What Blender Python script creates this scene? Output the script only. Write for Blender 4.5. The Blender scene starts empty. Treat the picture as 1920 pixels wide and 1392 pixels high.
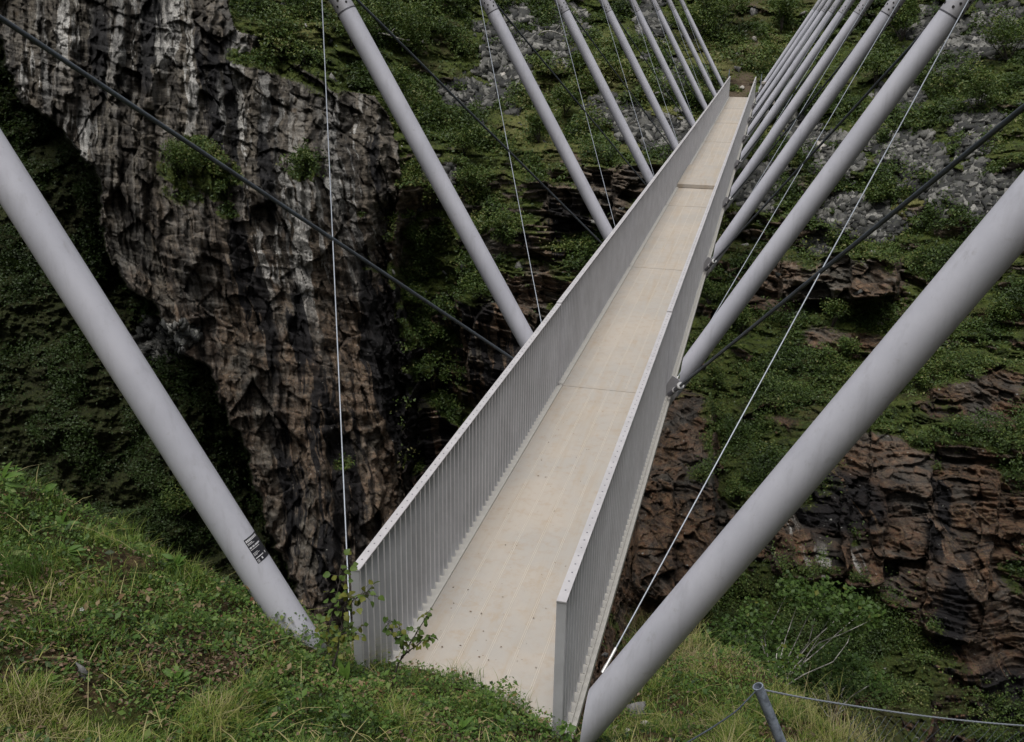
import bpy, math, time
import numpy as np
T0 = time.time()
RNG = np.random.default_rng(7)
f32 = np.float32
scene = bpy.context.scene
COL = scene.collection
QUICK = False

# ---------------------------------------------------------------- camera numbers
FPX, PITCH, ROLL, YAW = 1798.42, 18.3279, 0.9683, 14.3757
pi_, ro_, ya_ = np.radians([PITCH, ROLL, YAW])
CAM = np.array([1.5614, 0.0, 4.04])
FW = np.array([-np.sin(ya_)*np.cos(pi_), np.cos(ya_)*np.cos(pi_), -np.sin(pi_)])
R0 = np.array([np.cos(ya_), np.sin(ya_), 0.0]); U0 = np.cross(R0, FW)
RT = R0*np.cos(ro_) + U0*np.sin(ro_); UP = U0*np.cos(ro_) - R0*np.sin(ro_)
FH = np.array([-np.sin(ya_), np.cos(ya_), 0.0])
def ray(px, py):
    px = np.asarray(px, float)[..., None]; py = np.asarray(py, float)[..., None]
    return FW + RT*(px-960)/FPX - UP*(py-696)/FPX
def wpt(px, py, d): return CAM + ray(px, py)*d
def to_px(P):
    d = np.asarray(P, float) - CAM; z = d @ FW
    return 960 + FPX*(d @ RT)/z, 696 - FPX*(d @ UP)/z

# ---------------------------------------------------------------- numpy noise
_perm = np.random.default_rng(3).permutation(256).astype(np.int32); _perm = np.concatenate([_perm, _perm, _perm])
_grad = np.random.default_rng(4).normal(size=(256, 3)).astype(f32); _grad /= np.linalg.norm(_grad, axis=1)[:, None]
def pn(x, y, z):
    x = np.asarray(x, f32); y = np.asarray(y, f32); z = np.asarray(z, f32)
    x, y, z = np.broadcast_arrays(x, y, z)
    xi = np.floor(x).astype(np.int32); yi = np.floor(y).astype(np.int32); zi = np.floor(z).astype(np.int32)
    xf = x-xi; yf = y-yi; zf = z-zi
    xi &= 255; yi &= 255; zi &= 255
    u = xf*xf*xf*(xf*(xf*6-15)+10); v = yf*yf*yf*(yf*(yf*6-15)+10); w = zf*zf*zf*(zf*(zf*6-15)+10)
    def g(a, b, c):
        h = _perm[_perm[_perm[(xi+a)] + ((yi+b) & 255)] + ((zi+c) & 255)]
        G = _grad[h]
        return G[..., 0]*(xf-a) + G[..., 1]*(yf-b) + G[..., 2]*(zf-c)
    def L(a, b, t): return a + t*(b-a)
    return 1.6*L(L(L(g(0,0,0), g(1,0,0), u), L(g(0,1,0), g(1,1,0), u), v), L(L(g(0,0,1), g(1,0,1), u), L(g(0,1,1), g(1,1,1), u), v), w)
def fbm(x, y, z, o=4, gain=.5):
    r = 0; a = 1.0; s = 1.0
    for i in range(o):
        r = r + a*pn(x*s+i*17.3, y*s+i*5.1, z*s+i*9.7); a *= gain; s *= 2.03
    return r
def hsh(i, j, k, n):
    h = (i*np.uint32(73856093)) ^ (j*np.uint32(19349663)) ^ (k*np.uint32(83492791)) ^ np.uint32(n*2654435761 % 4294967296)
    h = (h ^ (h >> np.uint32(13)))*np.uint32(1274126177); h = h ^ (h >> np.uint32(16))
    return (h & np.uint32(0xFFFF)).astype(f32)/65535.
def worley(x, y, z):
    x = np.asarray(x, f32); y = np.asarray(y, f32); z = np.asarray(z, f32)
    bx = np.floor(x-.5).astype(np.int32); by = np.floor(y-.5).astype(np.int32); bz = np.floor(z-.5).astype(np.int32)
    f1 = np.full(x.shape, 9, f32); f2 = f1.copy(); cid = np.zeros(x.shape, f32); tilt = np.zeros(x.shape, f32)
    for a in (0, 1):
        for b in (0, 1):
            for c in (0, 1):
                i = (bx+a).view(np.uint32); j = (by+b).view(np.uint32); k = (bz+c).view(np.uint32)
                dx = bx+a+.15+.7*hsh(i,j,k,1)-x; dy = by+b+.15+.7*hsh(i,j,k,2)-y; dz = bz+c+.15+.7*hsh(i,j,k,3)-z; d = dx*dx+dy*dy+dz*dz
                h4 = hsh(i,j,k,4); h5 = hsh(i,j,k,5)
                m = d < f1
                f2 = np.where(m, f1, np.minimum(f2, d)); f1 = np.where(m, d, f1)
                cid = np.where(m, h4, cid); tilt = np.where(m, (dx+dy)*(h5*2-1)+dz*(h4*3.1 % 1*2-1), tilt)
    return np.sqrt(f1), np.sqrt(f2), cid, tilt
def ss(a, b, x):
    t = np.clip((x-a)/(b-a), 0, 1); return t*t*(3-2*t)

# ---------------------------------------------------------------- object helpers
def tag(o, label=None, cat=None, group=None, kind=None):
    if label: o['label'] = label
    if cat: o['category'] = cat
    if group: o['group'] = group
    if kind: o['kind'] = kind
    return o
def mesh_np(name, V, F, mat=None, attrs=None, smooth=False, parent=None):
    V = np.ascontiguousarray(V, f32); F = np.ascontiguousarray(F, np.int32)
    me = bpy.data.meshes.new(name); n = F.shape[1]
    me.vertices.add(len(V)); me.vertices.foreach_set('co', V.ravel())
    me.loops.add(F.size); me.loops.foreach_set('vertex_index', F.ravel())
    me.polygons.add(len(F)); me.polygons.foreach_set('loop_start', np.arange(0, F.size, n, dtype=np.int32))
    me.polygons.foreach_set('loop_total', np.full(len(F), n, np.int32))
    if smooth: me.polygons.foreach_set('use_smooth', np.ones(len(F), bool))
    me.update(calc_edges=True)
    for k, a in (attrs or {}).items():
        a = np.ascontiguousarray(a, f32)
        if a.ndim == 1:
            t = me.attributes.new(k, 'FLOAT', 'POINT'); t.data.foreach_set('value', a)
        else:
            t = me.attributes.new(k, 'FLOAT_COLOR', 'POINT'); t.data.foreach_set('color', a.ravel())
    if mat: me.materials.append(mat)
    o = bpy.data.objects.new(name, me); COL.objects.link(o)
    if parent: o.parent = parent
    return o
def empty(name, loc=(0, 0, 0)):
    o = bpy.data.objects.new(name, None); o.location = loc; o.empty_display_size = .2; COL.objects.link(o); return o
class MB:
    def __init__(s): s.v = []; s.f = []; s.n = 0; s.sm = []; s.mi = []; s.cur = 0
    def add(s, V, F, sm=False):
        s.v.append(np.array(V, float))
        for f in F: s.f.append([i+s.n for i in f]); s.sm.append(sm); s.mi.append(s.cur)
        s.n += len(V)
    def box(s, a, b, ox=None, oy=None, oz=None, o=None):
        """box from local corner a to b; optional frame"""
        V = np.array([[x, y, z] for x in (a[0], b[0]) for y in (a[1], b[1]) for z in (a[2], b[2])], float)
        if ox is not None: V = np.asarray(o) + V[:, :1]*ox + V[:, 1:2]*oy + V[:, 2:]*oz
        s.add(V, [(0,1,3,2),(4,6,7,5),(0,4,5,1),(2,3,7,6),(0,2,6,4),(1,5,7,3)])
    def tube(s, A, B, r, n=12, r2=None, caps=True, sm=True):
        A = np.asarray(A, float); B = np.asarray(B, float); r2 = r if r2 is None else r2
        d = B-A; d /= np.linalg.norm(d); h = np.array([0, 0, 1.]) if abs(d[2]) < .9 else np.array([1., 0, 0])
        u = np.cross(d, h); u /= np.linalg.norm(u); v = np.cross(d, u)
        t = np.arange(n)*2*np.pi/n; c = np.cos(t)[:, None]*u + np.sin(t)[:, None]*v
        s.add(np.concatenate([A+c*r, B+c*r2]), [(i, (i+1) % n, n+(i+1) % n, n+i) for i in range(n)], sm)
        if caps:
            s.add(A+c*r, [tuple(range(n))[::-1]]); s.add(B+c*r2, [tuple(range(n))])
    def path(s, P, R, n=8, sm=True):
        P = np.asarray(P, float); R = np.broadcast_to(R, (len(P),))
        T = np.gradient(P, axis=0); T /= np.linalg.norm(T, axis=1)[:, None]
        h = np.array([0.3, .2, 1.]); t = np.arange(n)*2*np.pi/n; V = []
        for p, r, d in zip(P, R, T):
            u = np.cross(d, h); u /= np.linalg.norm(u)+1e-9; v = np.cross(d, u)
            V.append(p + r*(np.cos(t)[:, None]*u + np.sin(t)[:, None]*v))
        V = np.concatenate(V); F = [(k*n+i, k*n+(i+1) % n, (k+1)*n+(i+1) % n, (k+1)*n+i) for k in range(len(P)-1) for i in range(n)]
        F += [tuple(range(n))[::-1], tuple((len(P)-1)*n+i for i in range(n))]
        s.add(V, F, sm)
    def build(s, name, mat, parent=None, bevel=0):
        me = bpy.data.meshes.new(name); me.from_pydata(np.concatenate(s.v).tolist(), [], s.f); me.update()
        me.polygons.foreach_set('use_smooth', s.sm)
        for m_ in (mat if isinstance(mat, list) else [mat]): me.materials.append(m_)
        me.polygons.foreach_set('material_index', s.mi)
        o = bpy.data.objects.new(name, me); COL.objects.link(o)
        if parent: o.parent = parent
        if bevel:
            m = o.modifiers.new('b', 'BEVEL'); m.width = bevel; m.segments = 1; m.limit_method = 'ANGLE'
        return o

# ---------------------------------------------------------------- materials
class NT:
    def __init__(s, name):
        s.m = bpy.data.materials.new(name); s.m.use_nodes = True; s.t = s.m.node_tree; s.t.nodes.clear()
        s.out = s.t.nodes.new('ShaderNodeOutputMaterial')
    def n(s, typ, **k):
        x = s.t.nodes.new(typ)
        for a, b in k.items():
            if a == 'i':
                for q, w in b.items():
                    if hasattr(w, 'node'): s.t.links.new(w, x.inputs[q])
                    else: x.inputs[q].default_value = w
            else: setattr(x, a, b)
        return x
    def mix(s, f, a, b, bt='MIX'):
        x = s.n('ShaderNodeMix', data_type='RGBA', blend_type=bt)
        for q, w in ((0, f), (6, a), (7, b)):
            if hasattr(w, 'node'): s.t.links.new(w, x.inputs[q])
            else: x.inputs[q].default_value = (*w, 1) if isinstance(w, tuple) and len(w) == 3 else w
        return x.outputs[2]
    def math(s, op, a, b=0., c=0., clamp=False):
        x = s.n('ShaderNodeMath', operation=op, use_clamp=clamp)
        for q, w in enumerate((a, b, c)):
            if hasattr(w, 'node'): s.t.links.new(w, x.inputs[q])
            else: x.inputs[q].default_value = w
        return x.outputs[0]
    def ramp(s, f, lo, hi):
        x = s.n('ShaderNodeMapRange', interpolation_type='SMOOTHSTEP', i={0: f, 1: lo, 2: hi}); return x.outputs[0]
    def noise(s, vec, scale, detail=4, rough=.6, dist=0.):
        return s.n('ShaderNodeTexNoise', i={'Vector': vec, 'Scale': scale, 'Detail': detail, 'Roughness': rough, 'Distortion': dist}).outputs[0]
    def attr(s, name): return s.n('ShaderNodeAttribute', attribute_name=name)
    def pos(s): return s.n('ShaderNodeNewGeometry').outputs['Position']
    def objco(s): return s.n('ShaderNodeTexCoord').outputs['Object']
    def mapv(s, v, scale=(1,1,1), rot=(0,0,0)):
        return s.n('ShaderNodeMapping', i={'Vector': v, 'Scale': scale, 'Rotation': rot}).outputs[0]
    def bump(s, h, strength=.5, dist=.02):
        return s.n('ShaderNodeBump', i={'Height': h, 'Strength': strength, 'Distance': dist}).outputs[0]
    def pbr(s, col, rough=.7, metal=0., normal=None, spec=.5):
        i = {'Base Color': col if hasattr(col, 'node') else (*col, 1), 'Roughness': rough, 'Metallic': metal, 'Specular IOR Level': spec}
        if normal is not None: i['Normal'] = normal
        b = s.n('ShaderNodeBsdfPrincipled', i=i); s.t.links.new(b.outputs[0], s.out.inputs[0]); return s.m

def mat_metal(name, col, var=.12, rough=.45, metal=.3, sc=3.):
    t = NT(name); p = t.pos(); n1 = t.noise(p, sc, 5, .65); n2 = t.noise(p, 60, 3, .6)
    c = tuple(x*(1-var) for x in col); d = tuple(min(1, x*(1+var)) for x in col)
    cc = t.mix(t.ramp(n1, .35, .65), c, d); cc = t.mix(t.math('MULTIPLY', t.ramp(n2, .55, .75), .18), cc, tuple(x*.7 for x in col))
    return t.pbr(cc, t.math('ADD', rough-.08, t.math('MULTIPLY', n2, .2)), metal, t.bump(n2, .08, .002))
M = {}
t = NT('galvanised_tube'); p = t.pos(); n1 = t.noise(p, 1.3, 6, .7); n2 = t.noise(p, 14, 4, .7); n3 = t.noise(t.mapv(p, (9, 9, .7)), 1.5, 5, .7); n4 = t.noise(p, 90, 2, .6)
c = t.mix(t.ramp(n1, .35, .65), (.47, .478, .545), (.54, .545, .615)); c = t.mix(t.math('MULTIPLY', t.ramp(n3, .50, .72), .30), c, (.30, .30, .33)); c = t.mix(t.math('MULTIPLY', t.ramp(n2, .58, .75), .30), c, (.27, .26, .26)); c = t.mix(t.math('MULTIPLY', t.ramp(n4, .6, .75), .15), c, (.65, .65, .7))
M['galv'] = t.pbr(c, t.math('MULTIPLY_ADD', n2, .25, .36), .12, t.bump(n2, .05, .003))
M['collar'] = mat_metal('collar_steel', (.42, .42, .46), .08, .45, .3)
M['rail'] = mat_metal('rail_steel', (.50, .505, .535), .10, .5, .25, 2.)
M['lit_lip'] = mat_metal('lit_fin_edge_steel', (.64, .64, .67), .1, .45, .2, 3.)  # rail steel made brighter, painting the light caught on fin edges
M['cap'] = mat_metal('rail_cap_steel', (.50, .49, .51), .08, .5, .2, 6.)
M['rivet'] = mat_metal('rivet_steel', (.22, .22, .25), .1, .5, .2)
M['seam'] = mat_metal('dark_steel', (.10, .10, .12), .2, .5, .4)
M['hole'] = mat_metal('bolt_hole', (.012, .012, .014), .2, .8, 0.)
M['cable'] = mat_metal('wire_rope', (.30, .33, .38), .1, .4, .4)
M['blackcable'] = mat_metal('black_cable', (.075, .09, .11), .2, .45, .3)
M['bright'] = mat_metal('bright_steel', (.6, .6, .6), .1, .35, .4)
M['post'] = mat_metal('post_steel', (.18, .21, .26), .35, .5, .0, 25.)
M['conc'] = mat_metal('pale_concrete', (.36, .33, .30), .2, .8, 0., 8.)
M['sticker'] = mat_metal('sticker_black', (.015, .015, .022), .1, .4, 0.)
M['print'] = mat_metal('sticker_print', (.6, .6, .63), .1, .5, 0.)

def mat_deck():
    t = NT('deck_coating'); p = t.pos()
    a = t.noise(p, 1.1, 6, .65); b = t.noise(p, 9, 5, .7); c = t.noise(p, 120, 3, .6); s = t.noise(t.mapv(p, (7, .5, 1)), 1.3, 4, .6)
    col = t.mix(t.ramp(a, .35, .65), (.42, .380, .335), (.375, .355, .330))
    col = t.mix(t.math('MULTIPLY', t.ramp(b, .45, .72), .42), col, (.34, .26, .175))
    col = t.mix(t.math('MULTIPLY', t.ramp(s, .48, .7), .40), col, (.36, .29, .21))
    v = t.n('ShaderNodeTexVoronoi', i={'Vector': p, 'Scale': 7.0, 'Randomness': 1.0}).outputs['Distance']
    col = t.mix(t.math('MULTIPLY', t.ramp(v, .07, .03), .7), col, (.16, .11, .075))
    col = t.mix(t.math('MULTIPLY', t.ramp(c, .5, .8), .22), col, (.36, .32, .27))
    return t.pbr(col, .8, 0, t.bump(c, .25, .003), .2)
M['deck'] = mat_deck(); M['rib'] = mat_metal('deck_rib', (.54, .50, .44), .1, .7, 0., 9.)
t = NT('deck_edge_angle'); p = t.pos(); M['edge'] = t.pbr(t.mix(t.noise(p, 14, 4, .7), (.40, .39, .37), (.56, .54, .50)), .6)

def mat_rock(name):
    t = NT(name); p = t.pos(); A = t.attr('m1'); B = t.attr('m2')
    sa = t.n('ShaderNodeSeparateColor', i={0: A.outputs['Color']}); sb = t.n('ShaderNodeSeparateColor', i={0: B.outputs['Color']})
    veg, rust, scree, dirt = sa.outputs[0], sa.outputs[1], sa.outputs[2], A.outputs['Alpha']
    pale, black, lum = sb.outputs[0], sb.outputs[1], sb.outputs[2]
    E = t.attr('m3'); se = t.n('ShaderNodeSeparateColor', i={0: E.outputs['Color']}); n1 = t.noise(p, .35, 6, .65); n2 = t.noise(p, 2.3, 7, .72); n3 = t.noise(p, 11, 5, .7); n4 = t.noise(p, 40, 3, .7)
    lay = t.noise(t.mapv(p, (.35, .35, 5.5), (.12, .28, 0)), 1.6, 6, .7, .4)
    # fresh grey-brown schist with a per-block tone
    g = t.mix(t.ramp(n2, .35, .68), (.026, .024, .021), (.152, .136, .110))
    g = t.mix(t.math('MULTIPLY', t.ramp(lay, .45, .62), .55), g, (.20, .185, .165))
    g = t.mix(t.math('MULTIPLY', se.outputs[2], .55), g, (.028, .024, .022)); r = t.mix(t.ramp(n2, .38, .66), (.030, .018, .012), (.215, .096, .043))
    rr = t.math('MULTIPLY', rust, t.ramp(t.math('ADD', n1, t.math('MULTIPLY', t.math('SUBTRACT', lum, .5), .35)), .36, .56), 0, True)
    r = t.mix(t.ramp(n3, .45, .65), r, (.20, .13, .065)); c = t.mix(rr, g, r)
    c = t.mix(t.math('MULTIPLY', t.ramp(lay, .43, .36), .8), c, (.03, .025, .023))
    c = t.mix(1., c, t.n('ShaderNodeCombineColor', i={0: t.math('MULTIPLY_ADD', lum, .9, .55), 1: t.math('MULTIPLY_ADD', lum, .9, .55), 2: t.math('MULTIPLY_ADD', lum, .9, .55)}).outputs[0], 'MULTIPLY')
    # mineral and water streaks; the black also paints shade into recesses
    s1 = E.outputs['Alpha']; s2 = B.outputs['Alpha']
    pw = t.math('MULTIPLY', pale, t.ramp(t.math('ADD', t.math('ADD', s1, t.math('MULTIPLY', t.math('SUBTRACT', pale, .5), .12)), t.math('MULTIPLY', t.math('SUBTRACT', n3, .5), .18)), .51, .58), 0, True)
    c = t.mix(t.math('MULTIPLY', pw, .85), c, t.mix(t.ramp(n3, .35, .65), (.25, .25, .245), (.66, .65, .62)))
    bw = t.math('MULTIPLY', t.ramp(black, .1, .6), t.ramp(t.math('ADD', s2, t.math('MULTIPLY', t.math('SUBTRACT', black, .5), .22)), .47, .54), 0, True)
    c = t.mix(t.math('MULTIPLY', bw, .95), c, (.010, .010, .012))
    # lichen flecks
    v = t.n('ShaderNodeTexVoronoi', i={'Vector': p, 'Scale': 4.2}); f = t.math('MULTIPLY', t.ramp(v.outputs['Distance'], .17, .10), t.ramp(n2, .52, .62))
    c = t.mix(t.math('MULTIPLY', f, .75), c, (.38, .39, .35))
    v2 = t.n('ShaderNodeTexVoronoi', i={'Vector': p, 'Scale': 1.9}); f2 = t.ramp(t.math('ADD', v2.outputs['Distance'], t.math('MULTIPLY', n3, .12)), .14, .11)
    # scree
    vs = t.n('ShaderNodeTexVoronoi', i={'Vector': p, 'Scale': 3.4}); vc = t.n('ShaderNodeSeparateColor', i={0: vs.outputs['Color']}).outputs[0]
    c = t.mix(scree, c, t.mix(vc, (.035, .036, .036), (.13, .128, .12)))
    c = t.mix(dirt, c, t.mix(n3, (.06, .042, .028), (.15, .115, .08)))
    # moss, heather and low growth
    m = t.mix(t.ramp(n2, .35, .6), (.016, .026, .007), (.065, .090, .016)); m = t.mix(t.math('MULTIPLY', t.ramp(n3, .5, .7), .6), m, (.12, .125, .028))
    m = t.mix(t.math('MULTIPLY', t.ramp(n1, .52, .62), .55), m, (.055, .04, .02)); m = t.mix(t.math('MULTIPLY', t.ramp(n4, .5, .75), .5), m, (.025, .04, .010))
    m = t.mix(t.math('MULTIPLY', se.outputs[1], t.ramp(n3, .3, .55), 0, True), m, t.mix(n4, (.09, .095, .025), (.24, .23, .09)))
    m = t.mix(t.math('MULTIPLY', se.outputs[0], .8), m, t.mix(t.ramp(n3, .4, .65), (.006, .007, .003), (.028, .032, .008)))  # near-black moss tone, shade of the overhung left slope put into the colour
    vf = t.ramp(t.math('ADD', veg, t.math('MULTIPLY', t.math('SUBTRACT', n3, .5), 1.3)), .44, .56)
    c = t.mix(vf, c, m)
    c = t.mix(t.math('MULTIPLY', f2, .8), c, (.30, .30, .28))
    h = t.math('ADD', t.math('MULTIPLY', n3, .7), t.math('ADD', t.math('MULTIPLY', n4, .25), t.math('MULTIPLY', lay, .5)))
    return t.pbr(c, .85, 0, t.bump(h, .9, .14), .25)
M['rock'] = mat_rock('cliff_rock')

def mat_leaf(name, cols, trans=.25, rough=.55):
    t = NT(name); a = t.attr('lc').outputs['Fac']
    x = t.n('ShaderNodeValToRGB', i={0: a}); cr = x.color_ramp; cr.interpolation = 'LINEAR'
    while len(cr.elements) < len(cols): cr.elements.new(.5)
    for k, (p_, c_) in enumerate(cols): cr.elements[k].position = p_; cr.elements[k].color = (*c_, 1)
    n = t.noise(t.pos(), 35, 3, .6); c = t.mix(t.math('MULTIPLY', n, .5), x.outputs[0], (.02, .025, .008))
    b = t.n('ShaderNodeBsdfPrincipled', i={'Base Color': c, 'Roughness': rough, 'Specular IOR Level': .35})
    tr = t.n('ShaderNodeBsdfTranslucent', i={'Color': t.mix(.4, c, (.12, .16, .02))})
    m = t.n('ShaderNodeMixShader', i={0: trans, 1: b.outputs[0], 2: tr.outputs[0]}); t.t.links.new(m.outputs[0], t.out.inputs[0])
    return t.m
M['far_leaf'] = mat_leaf('far_foliage', [(0, (.018, .038, .009)), (.45, (.060, .110, .022)), (.75, (.12, .175, .038)), (.93, (.19, .20, .05)), (1, (.26, .24, .12))])
M['birch_leaf'] = mat_leaf('birch_foliage', [(0, (.035, .08, .016)), (.5, (.08, .155, .028)), (.85, (.12, .19, .035)), (.95, (.26, .21, .03)), (1, (.34, .17, .04))], .35)
M['berry_leaf'] = mat_leaf('low_leaf_cover', [(0, (.02, .045, .012)), (.35, (.06, .135, .02)), (.7, (.13, .23, .038)), (.88, (.24, .29, .08)), (.95, (.19, .07, .04)), (1, (.34, .25, .14))], .3)
M['grass'] = mat_leaf('grass_blades', [(0, (.025, .06, .009)), (.35, (.09, .19, .022)), (.65, (.25, .34, .05)), (.85, (.44, .42, .14)), (1, (.52, .44, .26))], .35)
M['litter'] = mat_leaf('dead_leaves', [(0, (.05, .03, .018)), (.5, (.13, .075, .045)), (1, (.26, .18, .13))], .1)
M['lush'] = mat_leaf('broad_leaf_plant', [(0, (.045, .12, .018)), (.6, (.10, .21, .03)), (1, (.16, .27, .05))], .35)
M['white'] = mat_leaf('white_petals', [(0, (.75, .75, .72)), (1, (.8, .8, .78))], .2)
M['blue'] = mat_leaf('blue_petals', [(0, (.16, .14, .5)), (1, (.2, .18, .6))], .2)
def mat_bark(name, a, b, sc=30):
    t = NT(name); p = t.pos(); n = t.noise(p, sc, 4, .7); return t.pbr(t.mix(t.ramp(n, .4, .6), a, b), .8, 0, t.bump(n, .4, .004))
M['bark'] = mat_bark('dark_bark', (.02, .016, .013), (.055, .045, .038))
M['pale_bark'] = mat_bark('pale_bark', (.10, .095, .085), (.42, .41, .38), 9)
def mat_stone(name, a, b):
    t = NT(name); p = t.pos(); n = t.noise(p, 5, 6, .7); n2 = t.noise(p, 30, 4, .7)
    c = t.mix(t.ramp(n, .35, .65), a, b); c = t.mix(t.math('MULTIPLY', t.ramp(n2, .55, .7), .4), c, (.05, .05, .045))
    return t.pbr(c, .85, 0, t.bump(n2, .5, .02), .3)
M['stone'] = mat_stone('loose_stone', (.09, .09, .092), (.24, .235, .23))
M['palestone'] = mat_stone('pale_stone', (.30, .28, .25), (.5, .48, .45))
t = NT('scree_stone'); a_ = t.attr('lc').outputs['Fac']; n_a = t.noise(t.pos(), 9, 5, .7)
c_ = t.mix(t.math('POWER', a_, 3.0), (.028, .029, .031), (.27, .265, .25)); c_ = t.mix(t.math('MULTIPLY', t.ramp(n_a, .45, .62), .6), c_, (.055, .06, .045)); M['screestone'] = t.pbr(c_, .85, 0, None, .3)
def mat_soil():
    t = NT('soil_and_moss'); p = t.pos(); a = t.noise(p, 1.7, 5, .65); b = t.noise(p, 14, 5, .7); c = t.noise(p, 70, 3, .7)
    col = t.mix(t.ramp(b, .35, .65), (.022, .016, .009), (.085, .062, .032)); col = t.mix(t.ramp(a, .45, .6), col, t.mix(b, (.02, .035, .008), (.06, .08, .018)))
    col = t.mix(t.math('MULTIPLY', t.ramp(c, .5, .7), .4), col, (.10, .085, .045))
    return t.pbr(col, .95, 0, t.bump(t.math('ADD', b, c), .9, .02), .1)
M['soil'] = mat_soil()

# ---------------------------------------------------------------- far wall of the gorge
def lattice(px, py, KX, KY, T):
    KX = np.array(KX, float); KY = np.array(KY, float); T = np.array(T, float)
    def idx(K, v):
        i = np.clip(np.searchsorted(K, v)-1, 0, len(K)-2); t = np.clip((v-K[i])/(K[i+1]-K[i]), 0, 1); return i, t
    i, s = idx(KX, px); j, t = idx(KY, py)
    return (T[j, i]*(1-s)+T[j, i+1]*s)*(1-t) + (T[j+1, i]*(1-s)+T[j+1, i+1]*s)*t
KX = [-500, 0, 300, 600, 900, 1200, 1500, 1900, 2420]
KY = [-350, 0, 150, 300, 450, 700, 900, 1100, 1392, 1800]
TD = [[66, 66, 70, 78, 84, 84, 80, 74, 64],
      [48, 47, 48, 54, 62, 62.5, 62, 54, 46],
      [46, 45, 45, 49, 56, 54.2, 54.2, 47, 41],
      [45, 43, 43, 45, 50, 47.5, 47.5, 41, 36],
      [44, 42, 41, 43, 48, 46, 43, 37, 32],
      [44, 41, 39, 41, 47, 38, 34, 31, 27],
      [44, 40, 38, 38, 45, 30, 27, 26.5, 25],
      [44, 38, 36, 35, 42, 25, 22.5, 23, 22],
      [44, 38, 34, 33, 38, 20, 18, 19.5, 19],
      [44, 38, 33, 31, 34, 17, 15, 16, 16]]
LE = np.array([[-350, -520], [-100, -120], [60, -10], [95, 2], [130, 20], [175, 35], [200, 62], [240, 112], [300, 166], [340, 182], [420, 190], [500, 214], [545, 236], [560, 280], [600, 302], [660, 345], [690, 386], [740, 402], [800, 440], [870, 462], [960, 500], [1010, 516], [1090, 545], [1400, 600], [1800, 650]])
RE = np.array([[-350, 300], [-50, 390], [0, 430], [60, 445], [85, 540], [110, 590], [165, 625], [180, 700], [230, 738], [330, 750], [400, 735], [470, 722], [560, 735], [640, 750], [760, 752], [900, 762], [1000, 772], [1400, 800], [1800, 830]])
# bare rock (-) and green (+) patches seen on the far side: x, y, rx, ry, angle, strength
PATCH = [(1600, 520, 95, 48, 0, -.85), (1460, 545, 60, 45, 20, -.8), (1540, 630, 45, 35, 0, -.7), (1265, 900, 80, 160, 0, -1.0), (1190, 1020, 60, 110, 0, -1.0), (1300, 1010, 110, 100, 0, -.9),
         (1840, 740, 110, 60, 0, -.9), (1640, 830, 90, 40, 15, -.5), (1700, 900, 160, 90, 20, -.9), (1500, 1010, 120, 80, 10, -1.0), (1700, 1050, 150, 100, 35, -.85), (1860, 1000, 120, 160, 0, -1.0), (1860, 1220, 110, 120, 0, -1.0),
         (1120, 360, 110, 60, 10, -.8), (1210, 330, 60, 28, 0, -.9), (1045, 420, 50, 50, 0, -.5), (940, 640, 60, 90, 10, -.9), (870, 600, 30, 40, 0, -.3), (1010, 520, 30, 60, 0, -.5), (1500, 330, 60, 26, 20, -.6), (1420, 420, 50, 50, 0, -.3), (1560, 400, 120, 40, 10, -.4),
         (800, 860, 50, 120, 0, -.4), (800, 500, 60, 60, 0, .5), (850, 480, 60, 80, 0, .6), (780, 560, 30, 50, 0, .5), (700, 60, 40, 30, 0, -.2), (620, 50, 90, 40, 0, .3), (560, 30, 90, 45, 0, 1.3), (480, 110, 60, 20, 10, .9), (560, 120, 90, 32, 10, .9), (640, 130, 70, 60, 0, .8),
         (365, 315, 60, 60, 30, 1.5), (430, 400, 20, 14, 0, 1.3), (415, 345, 40, 40, 0, 1.2), (572, 318, 34, 24, 20, 1.2), (590, 400, 22, 12, 0, .7), (690, 400, 40, 14, 20, .9), (700, 500, 60, 18, 20, .9), (810, 630, 55, 24, 10, 1.6), (790, 690, 24, 20, 0, 1.5), (860, 770, 45, 24, 30, 1.3), (780, 860, 20, 30, 0, .9), (650, 870, 26, 16, 0, .7), (380, 560, 40, 10, 0, .3),
         (1410, 930, 70, 50, 20, .8), (1370, 890, 40, 50, 0, .8), (1690, 800, 70, 16, 5, .7), (1860, 690, 90, 20, 0, .6), (1620, 720, 120, 30, 5, .5), (1390, 800, 60, 30, 0, .6), (1480, 830, 80, 20, 10, .5), (1740, 880, 60, 14, 10, .5), (1680, 960, 40, 14, 20, .5), (1340, 800, 40, 50, 0, .5), (1500, 700, 90, 12, 5, -.7), (1620, 640, 60, 20, 5, -.7), (1820, 640, 120, 14, 0, -.6), (1450, 790, 70, 12, 5, -.6), (1560, 830, 80, 14, 5, -.6), (1890, 700, 60, 18, 0, -.6), (1400, 570, 50, 12, 5, -.5), (1740, 590, 60, 12, 0, -.5), (1380, 660, 60, 12, 10, -.5), (1290, 790, 50, 60, 0, -.7), (1480, 640, 110, 60, 0, .2), (1420, 700, 120, 50, 0, .4), (1560, 760, 160, 30, 10, .4), (1860, 620, 90, 40, 0, .5), (1740, 830, 60, 18, 10, .8), (1760, 700, 90, 22, 5, .7), (1900, 870, 40, 60, 0, .6),
         (1600, 1200, 210, 75, 22, 1.9), (1490, 1130, 110, 60, 10, 1.5), (1400, 1180, 100, 90, 0, 1.5), (1810, 1020, 45, 25, 35, 1.0), (1600, 1010, 16, 22, 0, 1.0), (1300, 900, 30, 30, 0, .6), (1900, 1080, 30, 60, 0, .8), (80, 700, 300, 300, 0, .5), (1700, 470, 120, 40, 0, .3), (1810, 560, 90, 40, 0, .3)]
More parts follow.
